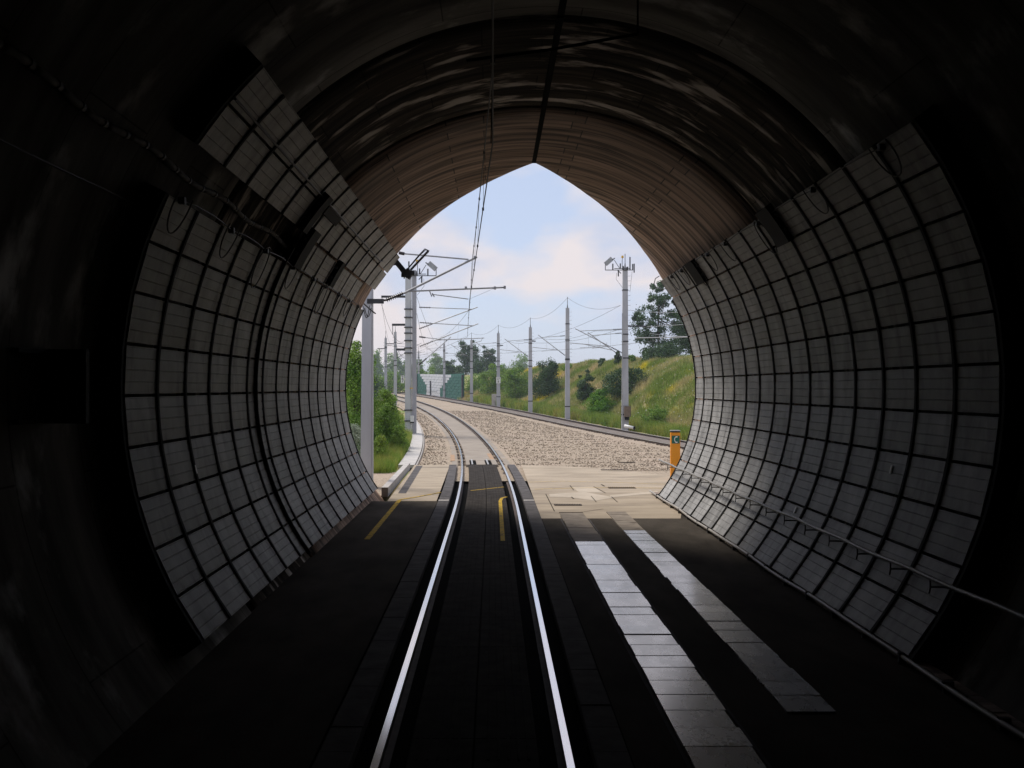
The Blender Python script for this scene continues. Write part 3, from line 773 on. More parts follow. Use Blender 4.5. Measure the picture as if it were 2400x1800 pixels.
# short guard rail pieces in the pit past the boards
MB().box((-.9,38.72,-.2),(.4,41.6,-.175)).build('pit_floor', 'slab_track', T1)
for o in (-.33, .27):
    P, N = path_of(x1, list(np.linspace(38.8, 41.5, 4)))
    MB().sweep(P, N, [(o-.13,-.17),(o+.13,-.17),(o+.13,-.05),(o-.13,-.05)]).build('pit_gap_shade', 'gap_shade', T1)  # raised black strip stands in for the shaded gap beside the rail
    r = MB().sweep(P, N, [(o-.03+q[0]*.9, q[1]-.01) for q in BODY]).build('guard_rail', 'rail_rust', T1)
    MB().sweep(P, N, [(o-.03+q[0]*.9, q[1]-.008) for q in HEAD]).build('guard_rail_head', 'steel_light', r)
P, N = path_of(x1, list(np.linspace(38.8, 41.5, 4)))
MB().sweep(P, N, [(-.20,-.17),(.14,-.17),(.14,-.02),(-.20,-.02)]).build('pit_cover', 'slab_track', T1)
MB().sweep(P, N, [(-.60,-.17),(-.46,-.17),(-.46,-.02),(-.60,-.02)]).build('pit_cover', 'slab_track', T1); MB().sweep(P, N, [(.40,-.17),(.60,-.17),(.60,-.02),(.40,-.02)]).build('pit_cover', 'slab_track', T1)
for o in (-1.12, .50):
    P, N = path_of(x1, list(np.linspace(41.9, 45.6, 4))); MB().sweep(P, N, [(o-.09,-.1),(o+.09,-.1),(o+.09,-.052 if o > 0 else -.108),(o-.09,-.052 if o > 0 else -.108)]).build('rust_patch', 'rust_stain', T1)
tag(stripe([(-.62,28.85),(.32,29.9)], .06, -.0045), 'thin yellow line crossing the boards between the rails', 'painted line')
tag(stripe([(.19,19.4),(.19,26.2),(.24,26.9),(.36,27.2)], .085, -.0045), 'hooked yellow line on the dark boards between the rails', 'painted line')

# ------------------------------------------------------------------ kerb wall, drain, trough covers
kb = empty('kerb_wall', (-3.0, 28.0, 0), 'low pale concrete kerb wall left of the pavement', 'kerb')
b = MB(); b.v = [(-3.05,28.05,-.1),(-2.87,28.05,-.1),(-3.0,37.2,-.1),(-3.18,37.2,-.1),(-3.05,28.05,.16),(-2.87,28.05,.16),(-3.0,37.2,.16),(-3.18,37.2,.16)]
b.f = [(0,3,2,1),(4,5,6,7),(0,1,5,4),(1,2,6,5),(2,3,7,6),(3,0,4,7)]; b.build('kerb', 'concrete', kb)
b = MB(); b.quad((-2.62,28.3,-.026),(-2.40,28.3,-.026),(-2.62,38.3,-.026),(-2.86,38.3,-.026)); 
tag(b.build('drain_channel', 'edge_block'), 'dark straight drain channel beside the low kerb wall', 'drain')
tr = empty('cable_trough', (-3, 38, 0), 'curved walkway of pale concrete trough covers beside the track', 'cable trough')
y = 38.85
while y < 84:
    P, N = path_of(x1, list(np.linspace(y+.012, y+.988, 3)))
    MB().sweep(P, N, [(-3.17,-.15),(-2.56,-.15),(-2.56,-.03),(-3.17,-.03)]).build('cover_slab', 'concrete_slab', tr); y += 1.0
P, N = path_of(x1, list(np.linspace(39, 84, 50)))
MB().tube([p+n*-2.50+Vector((0,0,-.075)) for p, n in zip(P, N)], .028, 5).build('trough_edge', 'concrete', tr)

# ------------------------------------------------------------------ phone pillar
ph = empty('emergency_phone_pillar', (5.84, 32.8, 0), 'orange emergency phone pillar with green sign at the tunnel mouth', 'phone pillar')
def lb(o, lo, hi, m, name, parent): 
    b = MB(); b.box(lo, hi, None, o); return b.build(name, m, parent)
pc = (5.84, 32.8, -.1)
b = MB(); b.box((-.145,-.11,0),(.145,.11,1.56),None,pc); q = b.build('pillar', 'orange_paint', ph)
bm = bmesh.new(); bm.from_mesh(q.data); bmesh.ops.bevel(bm, geom=[e for e in bm.edges], offset=.012, segments=2, affect='EDGES'); bm.to_mesh(q.data); bm.free()
lb(pc, (-.142,-.112,1.57),(.142,.112,1.60),'black_paint','cap_band',ph); lb(pc, (-.15,-.12,1.602),(.15,.12,1.63),'steel_light','cap',ph)
sg = lb(pc, (-.125,-.118,1.21),(.125,-.112,1.46),'green_sign','sign',ph)
b = MB(); pts = [(-.0+.075*math.cos(rad(t))+.035, -.121, 1.335+.095*math.sin(rad(t))) for t in np.linspace(115, 245, 12)]
b.tube([Vector(p)+Vector(pc) for p in pts], .013, 6)
for t in (115, 245):
    p = Vector((.075*math.cos(rad(t))+.035+.02, -.121, 1.335+.095*math.sin(rad(t)))); b.cbox(p+Vector(pc), (.06,.02,.035))
b.build('handset_symbol', 'white_paint', sg)

# ------------------------------------------------------------------ masts
def cantilever(parent, base, dx, dy, zt_, zs, zr, span, reg=True, th=.028, flip=False):
    """base: point on the mast axis at ground; arm towards (dx,dy): top tie, strut, registration tube, steady arm"""
    d = Vector((dx, dy, 0)).normalized(); B = Vector(base)
    e = bpy.data.objects.new('cantilever', None)
    top = B+Vector((0,0,zt_))+d*.2; tip = B+d*span+Vector((0,0,zt_-.15)); st = B+Vector((0,0,zs))+d*.2
    b = MB(); b.tube([top.lerp(tip,.22), tip], th*.8, 6); b.tube([st.lerp(tip,.26), tip+(tip-st).normalized()*.35], th, 6)
    if reg:
        r0 = B+Vector((0,0,zr))+d*.25; rr = st.lerp(tip, .30); r1 = B+d*(span+.7)+Vector((0,0,zr-.1))
        b.tube([rr, r1], th*.8, 6)
        if not flip:
            a = B+d*(span*.55)+Vector((0,0,zr-.03)); c = B+d*span+Vector((0,0,zr-.42)); b.tube([a, a+Vector((0,0,-.3)), c], th*.55, 5)
        else:
            a = r1-d*.1; c = B+d*span+Vector((0,0,zr-.42)); b.tube([a, a+Vector((0,0,-.2))-d*.1, c], th*.55, 5)
    a = b.build('cantilever', 'steel_light', parent)
    MB().insul(top, top.lerp(tip,.22), .02, .055, 7).build('insulator', 'insulator', a); MB().insul(st, st.lerp(tip,.26), .02, .06, 8).build('insulator', 'insulator', a)
    return tip
def step_bolts(b, base, w, z0, z1, dx):
    for k, z in enumerate(np.arange(z0, z1, .33)):
        b.tube([Vector(base)+Vector((dx*(w/2),0,z)), Vector(base)+Vector((dx*(w/2+.16),0,z)), Vector(base)+Vector((dx*(w/2+.16),0,z+.05))], .010, 4)
def mast(x, y, h, w, lab, arm_dir=-1, arms=1, spike=.9, zt_=6.6, zs=5.0, zr=5.75, span=3.0, cross=True, grp='catenary masts along the second track', zg=None):
    z = float(hill(np.array(x), np.array(y)))-.25 if zg is None else zg
    e = empty('catenary_mast', (x, y, z), lab, 'mast')
    b = MB(); t = .72
    b.box((-w/2,-w/2,0),(w/2,w/2,h)); 
    for i in (4,5,6,7): b.v[i] = (b.v[i][0]*t, b.v[i][1]*t, b.v[i][2])
    # web recess strips give the rolled-section look
    b.v = [(q[0]+x, q[1]+y, q[2]+z) for q in b.v]; b.build('column', 'mast_grey', e)
    b = MB(); b.tube([(x,y,z+h),(x,y,z+h+.25)], .045, 6, True, .03); b.tube([(x,y,z+h+.25),(x,y,z+h+spike)], .022, 5); b.build('earth_wire_post', 'steel_dark', e)
    b = MB()
    for zz in (zt_, zs, h*.55, h*.86, 1.2):
        k = 1-(1-t)*zz/h; b.box((-w*k/2-.02,-w*k/2-.02,zz-.04),(w*k/2+.02,w*k/2+.02,zz+.04),None,(x,y,z))
    tag(b.build('clamp_bands', 'steel_dark', e), kind='stuff')
    b = MB(); step_bolts(b, (x,y,z), w*.85, 2.6, h-.3, 1 if arm_dir < 0 else -1); tag(b.build('step_bolts', 'steel_dark', e), kind='stuff')
    zr0 = float(zt(y))
    tips = []
    for k in range(arms):
        tips.append(cantilever(e, (x, y+k*.25, zr0), arm_dir, -.12+.3*k, zt_-.25*k, zs-.25*k, zr, span-.9*k, True))
    if cross:
        b = MB(); b.box((.05*-arm_dir,-.04,h-1.35),(1.0*-arm_dir,.04,h-1.25),None,(x,y,z)) if arm_dir > 0 else b.box((0,-.04,h-1.35),(.5,.04,h-1.25),None,(x,y,z))
        b.build('cross_arm', 'steel_dark', e)
    return e, z, tips
right = []
for (u, vb, Y, top, w, lab) in (
    (1465, 1010, 63.5, 626, .44, 'tall grey mast with an aerial cluster and brown box at its foot'),
    (1330, 984, 78.5, 722, .40, 'grey catenary mast between the aerial mast and the dark round bush'),
    (1243, 967, 91.5, 767, .40, 'grey catenary mast standing before the dark round bush'),
    (1168, 952, 105, 781, .40, 'grey catenary mast with a white number plate beside the second track'),
    (1105, 941, 119, 797, .38, 'grey catenary mast just right of the green and white noise barrier'),
    (1041, 931, 136, 805, .36, 'grey catenary mast in front of the green and white noise barrier'),
    (981, 922, 153, 824, .34, 'grey catenary mast at the far end of the noise barrier')):
    yy_ = np.linspace(Y-6, Y+25, 400); Y = float(yy_[np.argmin(np.abs((u-1155)*yy_/2400-x2(yy_)-2.25))]); X = (u-1155)*Y/2400
    zg = float(zt(Y))-.35; h = 2.9+(908-top)*Y/2400-zg
    e, z, tips = mast(X, Y, h, w, lab, -1, 2 if Y < 74 else 1, .9, span=X-float(x2(Y))-.1 if Y > 74 else 3.1, zg=zg, cross=Y > 95)
    right.append((e, Vector((X, Y, z)), h, tips))
left = []
for (u, Y, top, lab) in ((926.5, 115, 778, 'slim grey mast left of the track just past the big double mast'), (904, 131, 792, 'slim grey mast farthest along the left of the curve')):
    yy_ = np.linspace(80, Y+5, 400); Y = float(yy_[np.argmin(np.abs((u-1155)*yy_/2400-x1(yy_)+2.4))]); X = (u-1155)*Y/2400; zg = float(zt(Y))-.3; h = 2.9+(908-top)*Y/2400-zg
    e, z, tips = mast(X, Y, h, .36, lab, 1, 1, .9, span=2.6, zg=zg); left.append((e, Vector((X, Y, z)), h, tips))

# big double mast on the left (Y = 62)
BX, BY = -5.0, 62.0; bz = float(zt(BY))-.35
bmst = empty('catenary_mast', (BX, BY, bz), 'big double grey mast with steel bands left of the curving track', 'mast')
b = MB(); b.box((-.29,-.22,0),(.10,.22,10.15)); 
for i in (4,5,6,7): b.v[i] = (b.v[i][0]*.9, b.v[i][1]*.9, b.v[i][2])
b.v = [(q[0]+BX-.02, q[1]+BY, q[2]+bz) for q in b.v]; b.build('column', 'pole_grey', bmst)
b = MB(); b.box((-.13,-.13,0),(.13,.13,10.0),None,(BX+.22,BY+.35,bz)); b.build('rear_column', 'mast_grey', bmst)
b = MB(); b.tube([(BX+.22,BY+.35,bz+10),(BX+.22,BY+.35,bz+10.25)], .14, 8); b.build('column_cap', 'mast_grey', bmst)
for zz in (1.1, 1.75, 5.2, 5.5, 5.95, 6.4, 6.75, 7.35, 7.85): MB().box((-.33,-.27,zz-.035),(.14,.25,zz+.035),None,(BX-.02,BY,bz)).build('steel_band', 'steel_dark', bmst)
pass
b = MB(); step_bolts(b, (BX-.1,BY,bz), .44, 1.2, 4.6, -1); tag(b.build('step_bolts', 'steel_dark', bmst), kind='stuff')
for zz, ln in ((8.55,1.45),(6.85,.8),(5.35,.55)):
    b = MB(); b.box((-.3-ln,-.05,zz),(-.25,.05,zz+.13),None,(BX,BY,bz)); b.tube([(BX-.3-ln+.04,BY,bz+zz),(BX-.3-ln+.04,BY,bz+zz-.5)], .02, 5)
    b.build('cross_arm', 'steel_dark', bmst)
# hanging slack wires from those arms
b = MB()
for (z0, x0, z1, x1_, sag) in ((8.05,-1.7,5.9,-.35,1.2),(6.4,-1.05,4.9,-.3,.7)):
    b.tube([(BX+x0+(x1_-x0)*t, BY, bz+z0+(z1-z0)*t-sag*4*t*(1-t)*.6) for t in np.linspace(0,1,12)], .012, 4)
b.build('slack_wire', 'wire', bmst)
# its cantilevers
tipA = cantilever(bmst, (BX+.35,BY,0.0), 1, -.15, 7.75, 6.45, 6.9, 3.45, False, .03)
tipB = cantilever(bmst, (BX+.35,BY+.35,0.0), 1, .2, 6.85, 5.4, 6.05, 3.5, True, .03, True)
cantilever(bmst, (BX+.35,BY+.6,0.0), 1, .8, 6.0, 4.3, 5.0, 2.3, False, .028)
b = MB(); b.tube([(BX+.08,BY-.25,bz+z) for z in np.linspace(.9, 8.4, 9)], .022, 5); b.tube([(BX+.16,BY-.24,bz+.7),(BX+.05,BY-.27,bz+3.0),(BX+.18,BY-.26,bz+5.0)], .015, 5)
b.build('down_cable', 'steel_light', bmst)
b = MB(); b.box((-.01,-.28,3.05),(.20,-.245,3.1),None,(BX,BY,bz)); b.build('yellow_band', 'yellow_lamp', bmst)
b = MB(); b.box((.04,-.42,1.05),(.24,-.2,1.42),None,(BX,BY,bz)); b.build('junction_box', 'white_paint', bmst)
b = MB(); b.box((.03,-.44,.98),(.25,-.18,1.045),None,(BX,BY,bz)); b.build('box_base', 'black_paint', bmst)

def text(name, body, size, loc, m, parent, rotz=0):
    cu = bpy.data.curves.new(name, 'FONT'); cu.body = body; cu.size = size; cu.align_x = 'CENTER'; cu.align_y = 'CENTER'; cu.extrude = .002
    t = bpy.data.objects.new(name, cu); C.objects.link(t)
    dg = bpy.context.evaluated_depsgraph_get(); me = bpy.data.meshes.new_from_object(t.evaluated_get(dg)); bpy.data.objects.remove(t)
    o = bpy.data.objects.new(name, me); C.objects.link(o); me.materials.clear(); me.materials.append(M[m])
    o.parent = parent; o.matrix_parent_inverse = Matrix.Translation(parent.location).inverted(); o.matrix_basis = Matrix.Translation(loc) @ Matrix.Rotation(rad(90), 4, 'X')
    return o
def plate(mst, x, y, z, w, h, t1, t2, ts):
    pl = MB().box((x-w/2,y-.01,z-h/2),(x+w/2,y+.01,z+h/2)).build('number_plate', 'white_paint', mst)
    for tt, zz in ((t1, z+h*.22), (t2, z-h*.24)):
        cu = bpy.data.curves.new('digits', 'FONT'); cu.body = tt; cu.size = ts; cu.align_x = 'CENTER'; cu.align_y = 'CENTER'; cu.extrude = .003
        t = bpy.data.objects.new('digits', cu); C.objects.link(t)
        dg = bpy.context.evaluated_depsgraph_get(); me = bpy.data.meshes.new_from_object(t.evaluated_get(dg)); bpy.data.objects.remove(t)
        o = bpy.data.objects.new('digits', me); C.objects.link(o); me.materials.clear(); me.materials.append(M['black_paint'])
        o.parent = pl; o.matrix_basis = Matrix.Translation((x, y-.014, zz)) @ Matrix.Rotation(rad(90), 4, 'X')
p = at(943.5, 889, 61.7); plate(bmst, p.x, p.y, p.z, .20, .46, '2', '7', .26)
m4 = right[3][1]; p = at(1168, 891, m4.y-.35); plate(right[3][0], p.x, p.y, p.z, .46, .66, '27', '8', .30)

# aerial clusters on the two tall masts
def aerial(parent, x, y, z, s):
    b = MB(); b.tube([(x-1.35*s,y,z-.12),(x+.5*s,y,z-.12)], .028, 5); b.tube([(x-.75*s,y,z-.02),(x+.35*s,y,z-.02)], .025, 5); b.tube([(x-.3*s,y,z-.35),(x-.55*s,y,z-.1)], .03, 5)
    b.tube([(x-1.35*s,y,z-.12),(x-1.35*s,y,z+.4)], .025, 5); b.tube([(x-.4*s,y,z),(x-.75*s,y,z+.55)], .02, 5); b.build('aerial_frame', 'steel_dark', parent)
    b = MB()
    for ox, z0, z1 in ((-.85,-.1,.3),(-.35,-.05,.32),(.48,-.15,.28),(.58,-.3,.3),(.3,-.1,.75),(-.48,-.55,-.15),(.15,-.1,.1),(-.15,-.12,.15)):
        b.tube([(x+ox*s,y-.03,z+z0),(x+ox*s,y-.03,z+z1)], .042, 6)
    b.cbox((x-.8*s,y,z+.62), (.22,.05,.06), Matrix.Rotation(-.6*s, 3, 'Y')); tag(b.build('dipoles', 'steel_dark', parent), kind='stuff')
    b = MB(); b.quad((x-1.37*s,y-.04,z+.10),(x-.95*s,y-.04,z+.62),(x-.80*s,y-.02,z+.50),(x-1.37*s,y-.02,z+.38))
    b = MB(); Rm = Matrix.Rotation(-.72*s, 3, 'Y'); b.cbox((x-1.12*s,y,z+.46), (.62,.04,.30), Rm); b.build('reflector_panel', 'steel_light', parent)
    b = MB(); b.tube([(x-.22*s,y,z-.1),(x-.22*s,y,z+.55),(x-.2*s,y,z+.72)], .02, 5); b.build('lamp_stem', 'steel_dark', parent)
    b = MB(); b.tube([(x-.2*s,y,z+.70),(x-.2*s,y,z+.76),(x-.2*s,y,z+.84)], .09, 10, True, .07); b.build('yellow_lamp', 'yellow_lamp', parent)
    b = MB(); b.tube([(x-.6*s+.0,y,z-.3),(x-.62*s,y,z-.75),(x-.2*s,y,z-1.3)], .012, 4); b.tube([(x+.45*s,y,z-.2),(x+.3*s,y,z-1.6)], .012, 4); b.build('aerial_cable', 'wire', parent)
e, p0, h, _ = right[0]; aerial(e, p0.x, p0.y-.2, p0.z+h-.1, 1)
aerial(bmst, BX+.22, BY, bz+10.0, -1)
# brown box and white cylinder at the foot of the right aerial mast
b = MB(); b.box((-.10,-.5,1.05),(.30,-.24,1.75),None,p0); b.build('brown_box', 'brown_box', e)
b = MB(); b.box((-.05,-.45,.85),(.24,-.24,1.045),None,p0); b.build('box_bottom', 'black_paint', e)
b = MB(); b.tube([p0+Vector((-.32,-.4,.2)), p0+Vector((-.32,-.4,1.8))], .02, 5); b.tube([p0+Vector((-.32,-.4,1.78)), p0+Vector((.32,-.4,1.78))], .015, 5); b.tube([p0+Vector((.32,-.4,1.05)), p0+Vector((.32,-.4,1.78))], .015, 5); b.build('guard_frame', 'steel_dark', e)
b = MB(); b.box((-.26,-.45,0),(-.20,-.40,8.0),None,p0); b.build('cable_duct', 'steel_light', e)
wc = empty('counterweight_tube', tuple(p0+Vector((.5,-1.4,0))), 'short white horizontal tube on legs at the aerial mast foot', 'tube')
a0 = at(1464, 998, p0.y-1.2); a1 = at(1486, 1003, p0.y-1.6)
MB().tube([a0, a1], .10, 12).build('tube', 'white_paint', wc, True); MB().tube([a1, a1+(a1-a0).normalized()*.05], .115, 12).build('end_cap', 'black_paint', wc)
b = MB()
for q in (a0.lerp(a1,.4), a1): b.tube([q+Vector((0,.0,-.09)), Vector((q.x,q.y,float(zt(q.y))-.3))], .02, 5)
b.build('leg', 'steel_dark', wc)

# near grey pole at the portal with the first cantilever
pole = empty('catenary_mast', (-3.78, 30.9, -.1), 'wide plain light grey post just outside the left tunnel mouth', 'mast')
b = MB(); b.box((-.185,-.16,-.1),(.185,.16,7.2)); 
for i in (4,5,6,7): b.v[i] = (b.v[i][0]*.8+.04, b.v[i][1]*.8, b.v[i][2])
b.v = [(q[0]-3.80, q[1]+30.9, q[2]) for q in b.v]; q = b.build('column', 'pole_grey', pole)
bm = bmesh.new(); bm.from_mesh(q.data); bmesh.ops.bevel(bm, geom=[e for e in bm.edges if abs(e.verts[0].co.z-e.verts[1].co.z) > 3], offset=.03, segments=2, affect='EDGES'); bm.to_mesh(q.data); bm.free()
YP = 31.0
b = MB(); b.tube([at(945,688,YP), at(1118,602,YP)], .036, 8); b.tube([at(940,594,YP), at(1098,608,YP)], .024, 7)
b.tube([at(952,683,YP), at(1184,673.5,YP)], .026, 8); b.tube([at(1013,687,YP), at(1018,696,YP)], .016, 6); b.tube([at(1014,690,YP), at(1098,701,YP)], .014, 6)
b.tube([at(1006,680,YP), at(1012,695,YP), at(1014,688,YP)], .016, 6)
b.tube([at(1158,676,YP), at(1100,701,YP)], .005, 4)
for (u, v) in ((1113,604),(1092,675),(1160,675),(1183,673.5)): b.cbox(at(u, v, YP), (.07,.07,.09))
cant = b.build('cantilever', 'steel_light', pole)
b = MB(); b.tube([at(876,706,YP), at(908,703,YP)], .045, 8, True, .03); b.insul(at(906,703,YP), at(946,687,YP), .035, .085, 9); b.build('insulator', 'insulator', cant)
b = MB(); b.cbox(at(880,706,YP-.25), (.50,.06,.14)); b.build('clamp_band', 'steel_dark', pole)
b = MB(); b.tube([at(935,592.5,YP), at(948,595,YP)], .05, 8); b.build('end_fitting', 'insulator', cant)

# dark drop bracket and rods bolted to the portal edge
br = empty('portal_bracket', tuple(at(935,625,27.3)), 'dark steel bracket with twin insulator rods on the left portal edge', 'bracket')
yb_ = 27.4
a0 = at(914,596,yb_); a1 = at(957,648,yb_); d = (a1-a0); ln = d.length; mid = (a0+a1)/2; ang = math.atan2(d.x, d.z)
b = MB(); b.cbox(mid, (.14,.14,ln), Matrix.Rotation(ang, 3, 'Y')); b.build('bracket_arm', 'steel_dark', br)
b = MB(); b.cbox(at(957,642,yb_), (.22,.2,.22), Matrix.Rotation(.6, 3, 'Y')); b.cbox(at(945,645,yb_), (.1,.1,.1)); b.cbox(at(967,640,yb_), (.1,.14,.12)); b.cbox(at(924,619,yb_), (.06,.06,.06)); b.build('clamp_block', 'steel_dark', br)
b = MB(); b.insul(at(962,633,yb_), at(1004,588,yb_), .03, .052, 16)
b.tube([at(958,628,yb_-.1), at(985,597,yb_-.1), at(998,585,yb_-.1), at(1004,588,yb_)], .014, 5); b.tube([at(955,630,yb_-.1), at(980,600,yb_-.1), at(996,583,yb_-.1), at(1006,588,yb_)], .014, 5)
b.build('insulator_rods', 'insulator', br)
b = MB()
for (u0,v0,u1,v1,s) in ((855,722,870,722,20),(852,718,866,716,28)):
    b.tube([at(u0+(u1-u0)*t+0, v0+(v1-v0)*t+s*4*t*(1-t), 28.2) for t in np.linspace(0,1,14)], .012, 5)
b.tube([at(853,712,28.1), at(866,724,28.4), at(880,735,28.6)], .02, 5)
tag(b.build('portal_cable', 'wire'), 'black cable tails hanging off the left portal edge', 'cable')
b = MB(); b.tube([at(1545,647,28.0), at(1536,653,28.3), at(1533,665,28.5), at(1537,673,28.4), at(1552,678,28.1), at(1566,676,27.9), at(1566,685,27.8)], .012, 5)
tag(b.build('portal_cable', 'wire'), 'thin black cable bulging off the right portal edge', 'cable')

# ------------------------------------------------------------------ overhead wires
def wire(name, pts, lab, r=.008, m='wire', n=5, parent=None):
    o = MB().tube(pts, r, n).build(name, m, parent)
    if parent is None: tag(o, lab, 'wire')
    return o
def span_pts(a, c, sag, n=14):
    a = Vector(a); c = Vector(c); return [a.lerp(c, t)-Vector((0,0,4*sag*t*(1-t))) for t in np.linspace(0, 1, n)]
S = [(0.0,-6.0,6.3,5.5),(-.0,10.9,6.32,5.5),(-.62,31.0,6.80,5.56),(-1.46,62.0,7.55,5.95),(-5.2,90,7.2,6.0),(-8.9,115,7.5,6.3),(-12.0,131,7.9,6.7)]
pm = []; pc_ = []
for a, c in zip(S[:-1], S[1:]):
    pm += span_pts((a[0],a[1],a[2]), (c[0],c[1],c[2]), 0.0 if c[1] < 20 else (.12 if c[1] < 40 else .45))
    pc_ += span_pts((a[0]-.08*(a[1]>20),a[1],a[3]), (c[0]-.08*(c[1]>20),c[1],c[3]), 0)
W1 = wire('messenger_wire', pm, 'upper overhead wire of the curving track, bent at the tunnel crown', .0085)
W2 = wire('contact_wire', pc_, 'lower overhead contact wire above the curving track', .0085)
def sample(pts, y):
    for p, q in zip(pts[:-1], pts[1:]):
        if p.y <= y <= q.y and q.y > p.y: return p.lerp(q, (y-p.y)/(q.y-p.y))
b = MB()
for y in (15, 19, 23, 27, 36, 41, 46, 51, 56, 68, 75, 82, 96, 104):
    p, q = sample(pm, y), sample(pc_, y)
    if p and q: b.tube([p, q], .004, 4); b.cbox(p, (.03,.05,.04)); b.cbox(q, (.03,.05,.04))
tag(b.build('droppers', 'wire', W1), kind='stuff')
# second track
t2 = [(float(x2(r[1].y))-(.2 if i % 2 else -.2), r[1].y-.3, float(zt(r[1].y))) for i, r in enumerate(right)]
t2 = [(float(x2(40)), 38, 0.0)]+t2
pm2 = []; pc2 = []
for a, c in zip(t2[:-1], t2[1:]):
    pm2 += span_pts((a[0],a[1],a[2]+6.45), (c[0],c[1],c[2]+6.45), .35); pc2 += span_pts((a[0],a[1],a[2]+5.35), (c[0],c[1],c[2]+5.35), .03)
W3 = wire('messenger_wire', pm2, 'upper overhead wire of the second track by the slope', .010); wire('contact_wire', pc2, 'lower overhead contact wire above the second track', .010)
b = MB()
for y in np.arange(44, 150, 5.2):
    p, q = sample(pm2, y), sample(pc2, y)
    if p and q: b.tube([p, q], .005, 4)
tag(b.build('droppers', 'wire', W3), kind='stuff')
# earth wire along the mast tops and two slanting anchor wires from the aerial mast
tops = [Vector((r[1].x, r[1].y, r[1].z+r[2]+.85)) for r in right]
tops[0] = Vector((right[0][1].x-.3, right[0][1].y, right[0][1].z+8.55))
pts = []
for a, c in zip(tops[:-1], tops[1:]): pts += span_pts(a, c, .55)
wire('earth_wire', pts, 'sagging grey wire strung between the tops of the right masts', .010)
wire('anchor_wire', span_pts(tops[0], Vector((t2[3][0]+.6, t2[3][1]-4, t2[3][2]+6.2)), .5), 'slanting wire running down from the aerial mast head', .010)
wire('anchor_wire', span_pts(tops[0]-Vector((0,0,1.6)), Vector((t2[3][0]+1.2, t2[3][1]-8, t2[3][2]+6.0)), .4), 'lower slanting wire running down from the aerial mast', .010)
wire('side_wire', span_pts(right[0][1]+Vector((.4,0,8.2)), (17.5, 52, 8.1), .6), 'pale wire sagging from the aerial mast towards the tunnel', .014, 'steel_light')
wire('side_wire', span_pts(right[0][1]+Vector((1.5,-1,6.6)), (15.5, 46, 6.1), .5), 'lower pale wire sagging in front of the tall tree', .014, 'steel_light')
wire('side_wire', span_pts(right[0][1]+Vector((1.2,-2,7.0)), (14.5, 46, 6.5), .15), 'straight pale wire crossing in front of the tall tree', .016, 'steel_light')
wire('side_wire', [at(1487,792,58), at(1600,790,50), at(1650,789,46)], 'level pale tube low in front of the tall tree', .024, 'steel_light')
b = MB(); b.box((.1,-.05,7.1),(1.45,.05,7.2),None,(p0.x,p0.y,p0.z)); b.build('cross_arm', 'steel_dark', right[0][0])
# slanting wires from the big left mast
wire('anchor_wire', span_pts((BX+.4,BY,bz+8.6), (-6.0, 112, 7.4), .4), 'long wire slanting from the big double mast along the curve', .010)
wire('anchor_wire', span_pts((BX+.4,BY,bz+7.6), (-6.4, 100, 6.6), .4), 'second wire slanting from the big double mast', .010)
wire('feeder_wire', span_pts((BX-1.7,BY,bz+8.1), (left[0][1].x-.6, left[0][1].y, left[0][1].z+left[0][2]-1.2), .5)+span_pts((left[0][1].x-.6, left[0][1].y, left[0][1].z+left[0][2]-1.2), (left[1][1].x-.8, left[1][1].y, left[1][1].z+left[1][2]-1.3), .3), 'thin feeder wire along the left masts', .009)
# arm at the tunnel crown holding the wires
ca_ = empty('crown_arm', (1.6, 10.9, 7.7), 'dark arm at the tunnel crown holding the overhead wires', 'bracket')
MB().tube([(1.55,10.95,6.68),(.6,10.92,6.50),(-.28,10.9,6.38)], .017, 6).build('arm', 'joint_black', ca_)
MB().tube([(1.55,10.95,6.67),(1.55,10.95,7.72)], .010, 6).build('hanger', 'joint_black', ca_); MB().cbox((0,10.9,6.38), (.05,.06,.07)).build('wire_clamp', 'steel_dark', ca_)
MB().tube([(-.0,10.9,6.32),(-.02,10.9,5.5)], .006, 5).build('dropper_rod', 'steel_dark', ca_)

# ------------------------------------------------------------------ noise barrier
A = at(979,922,152); Bp = at(1086.5,938,131); A.z = float(zt(152))-.4; Bp.z = float(zt(131))-.4
nb = empty('noise_barrier', tuple((A+Bp)/2), 'green and white stepped block noise barrier beyond the second track', 'noise barrier')
dvec = Bp-A; Lw = Vector((dvec.x, dvec.y, 0)).length; ux = Vector((dvec.x, dvec.y, 0)).normalized(); un = Vector((-ux.y, ux.x, 0))
nc, nr = 26, 9; H = 3.35; g_, w_ = MB(), MB()
for j in range(nr):
    for i in range(nc):
        t = (i+.5)/nc; steps = (nr-1-j)
        lw = .08+.14*min(1, steps/4); rw = .77-.24*min(1, steps/5)
        isw = lw < t < rw
        wid = Lw/nc
        c = A+ux*((i+.5)*wid); z0 = A.z+(Bp.z-A.z)*t
        Rm = Matrix((ux, un, Vector((0,0,1)))).transposed()
        (w_ if isw else g_).cbox((c.x, c.y, z0+H*(j+.5)/nr), (wid-.03, .18+.05*((i+j) % 2), H/nr-.03), Rm)
tag(g_.build('green_blocks', 'wall_green', nb), kind='stuff'); tag(w_.build('white_blocks', 'wall_white', nb), kind='stuff')
b = MB(); Rm = Matrix((ux, un, Vector((0,0,1)))).transposed(); b.cbox(((A+Bp)/2)+Vector((0,0,H/2))+un*.05, (Lw,.1,H-.04), Rm); b.build('core', 'wall_green', nb)
for t in (0, .335, 1):
    c = A+dvec*t; MB().cbox((c.x-un.x*.16, c.y-un.y*.16, c.z+(H/2 if t != .335 else H*.36)), (.26 if t != .335 else .10,.2,H+.08 if t != .335 else H*.72), Rm).build('post', 'steel_dark', nb)
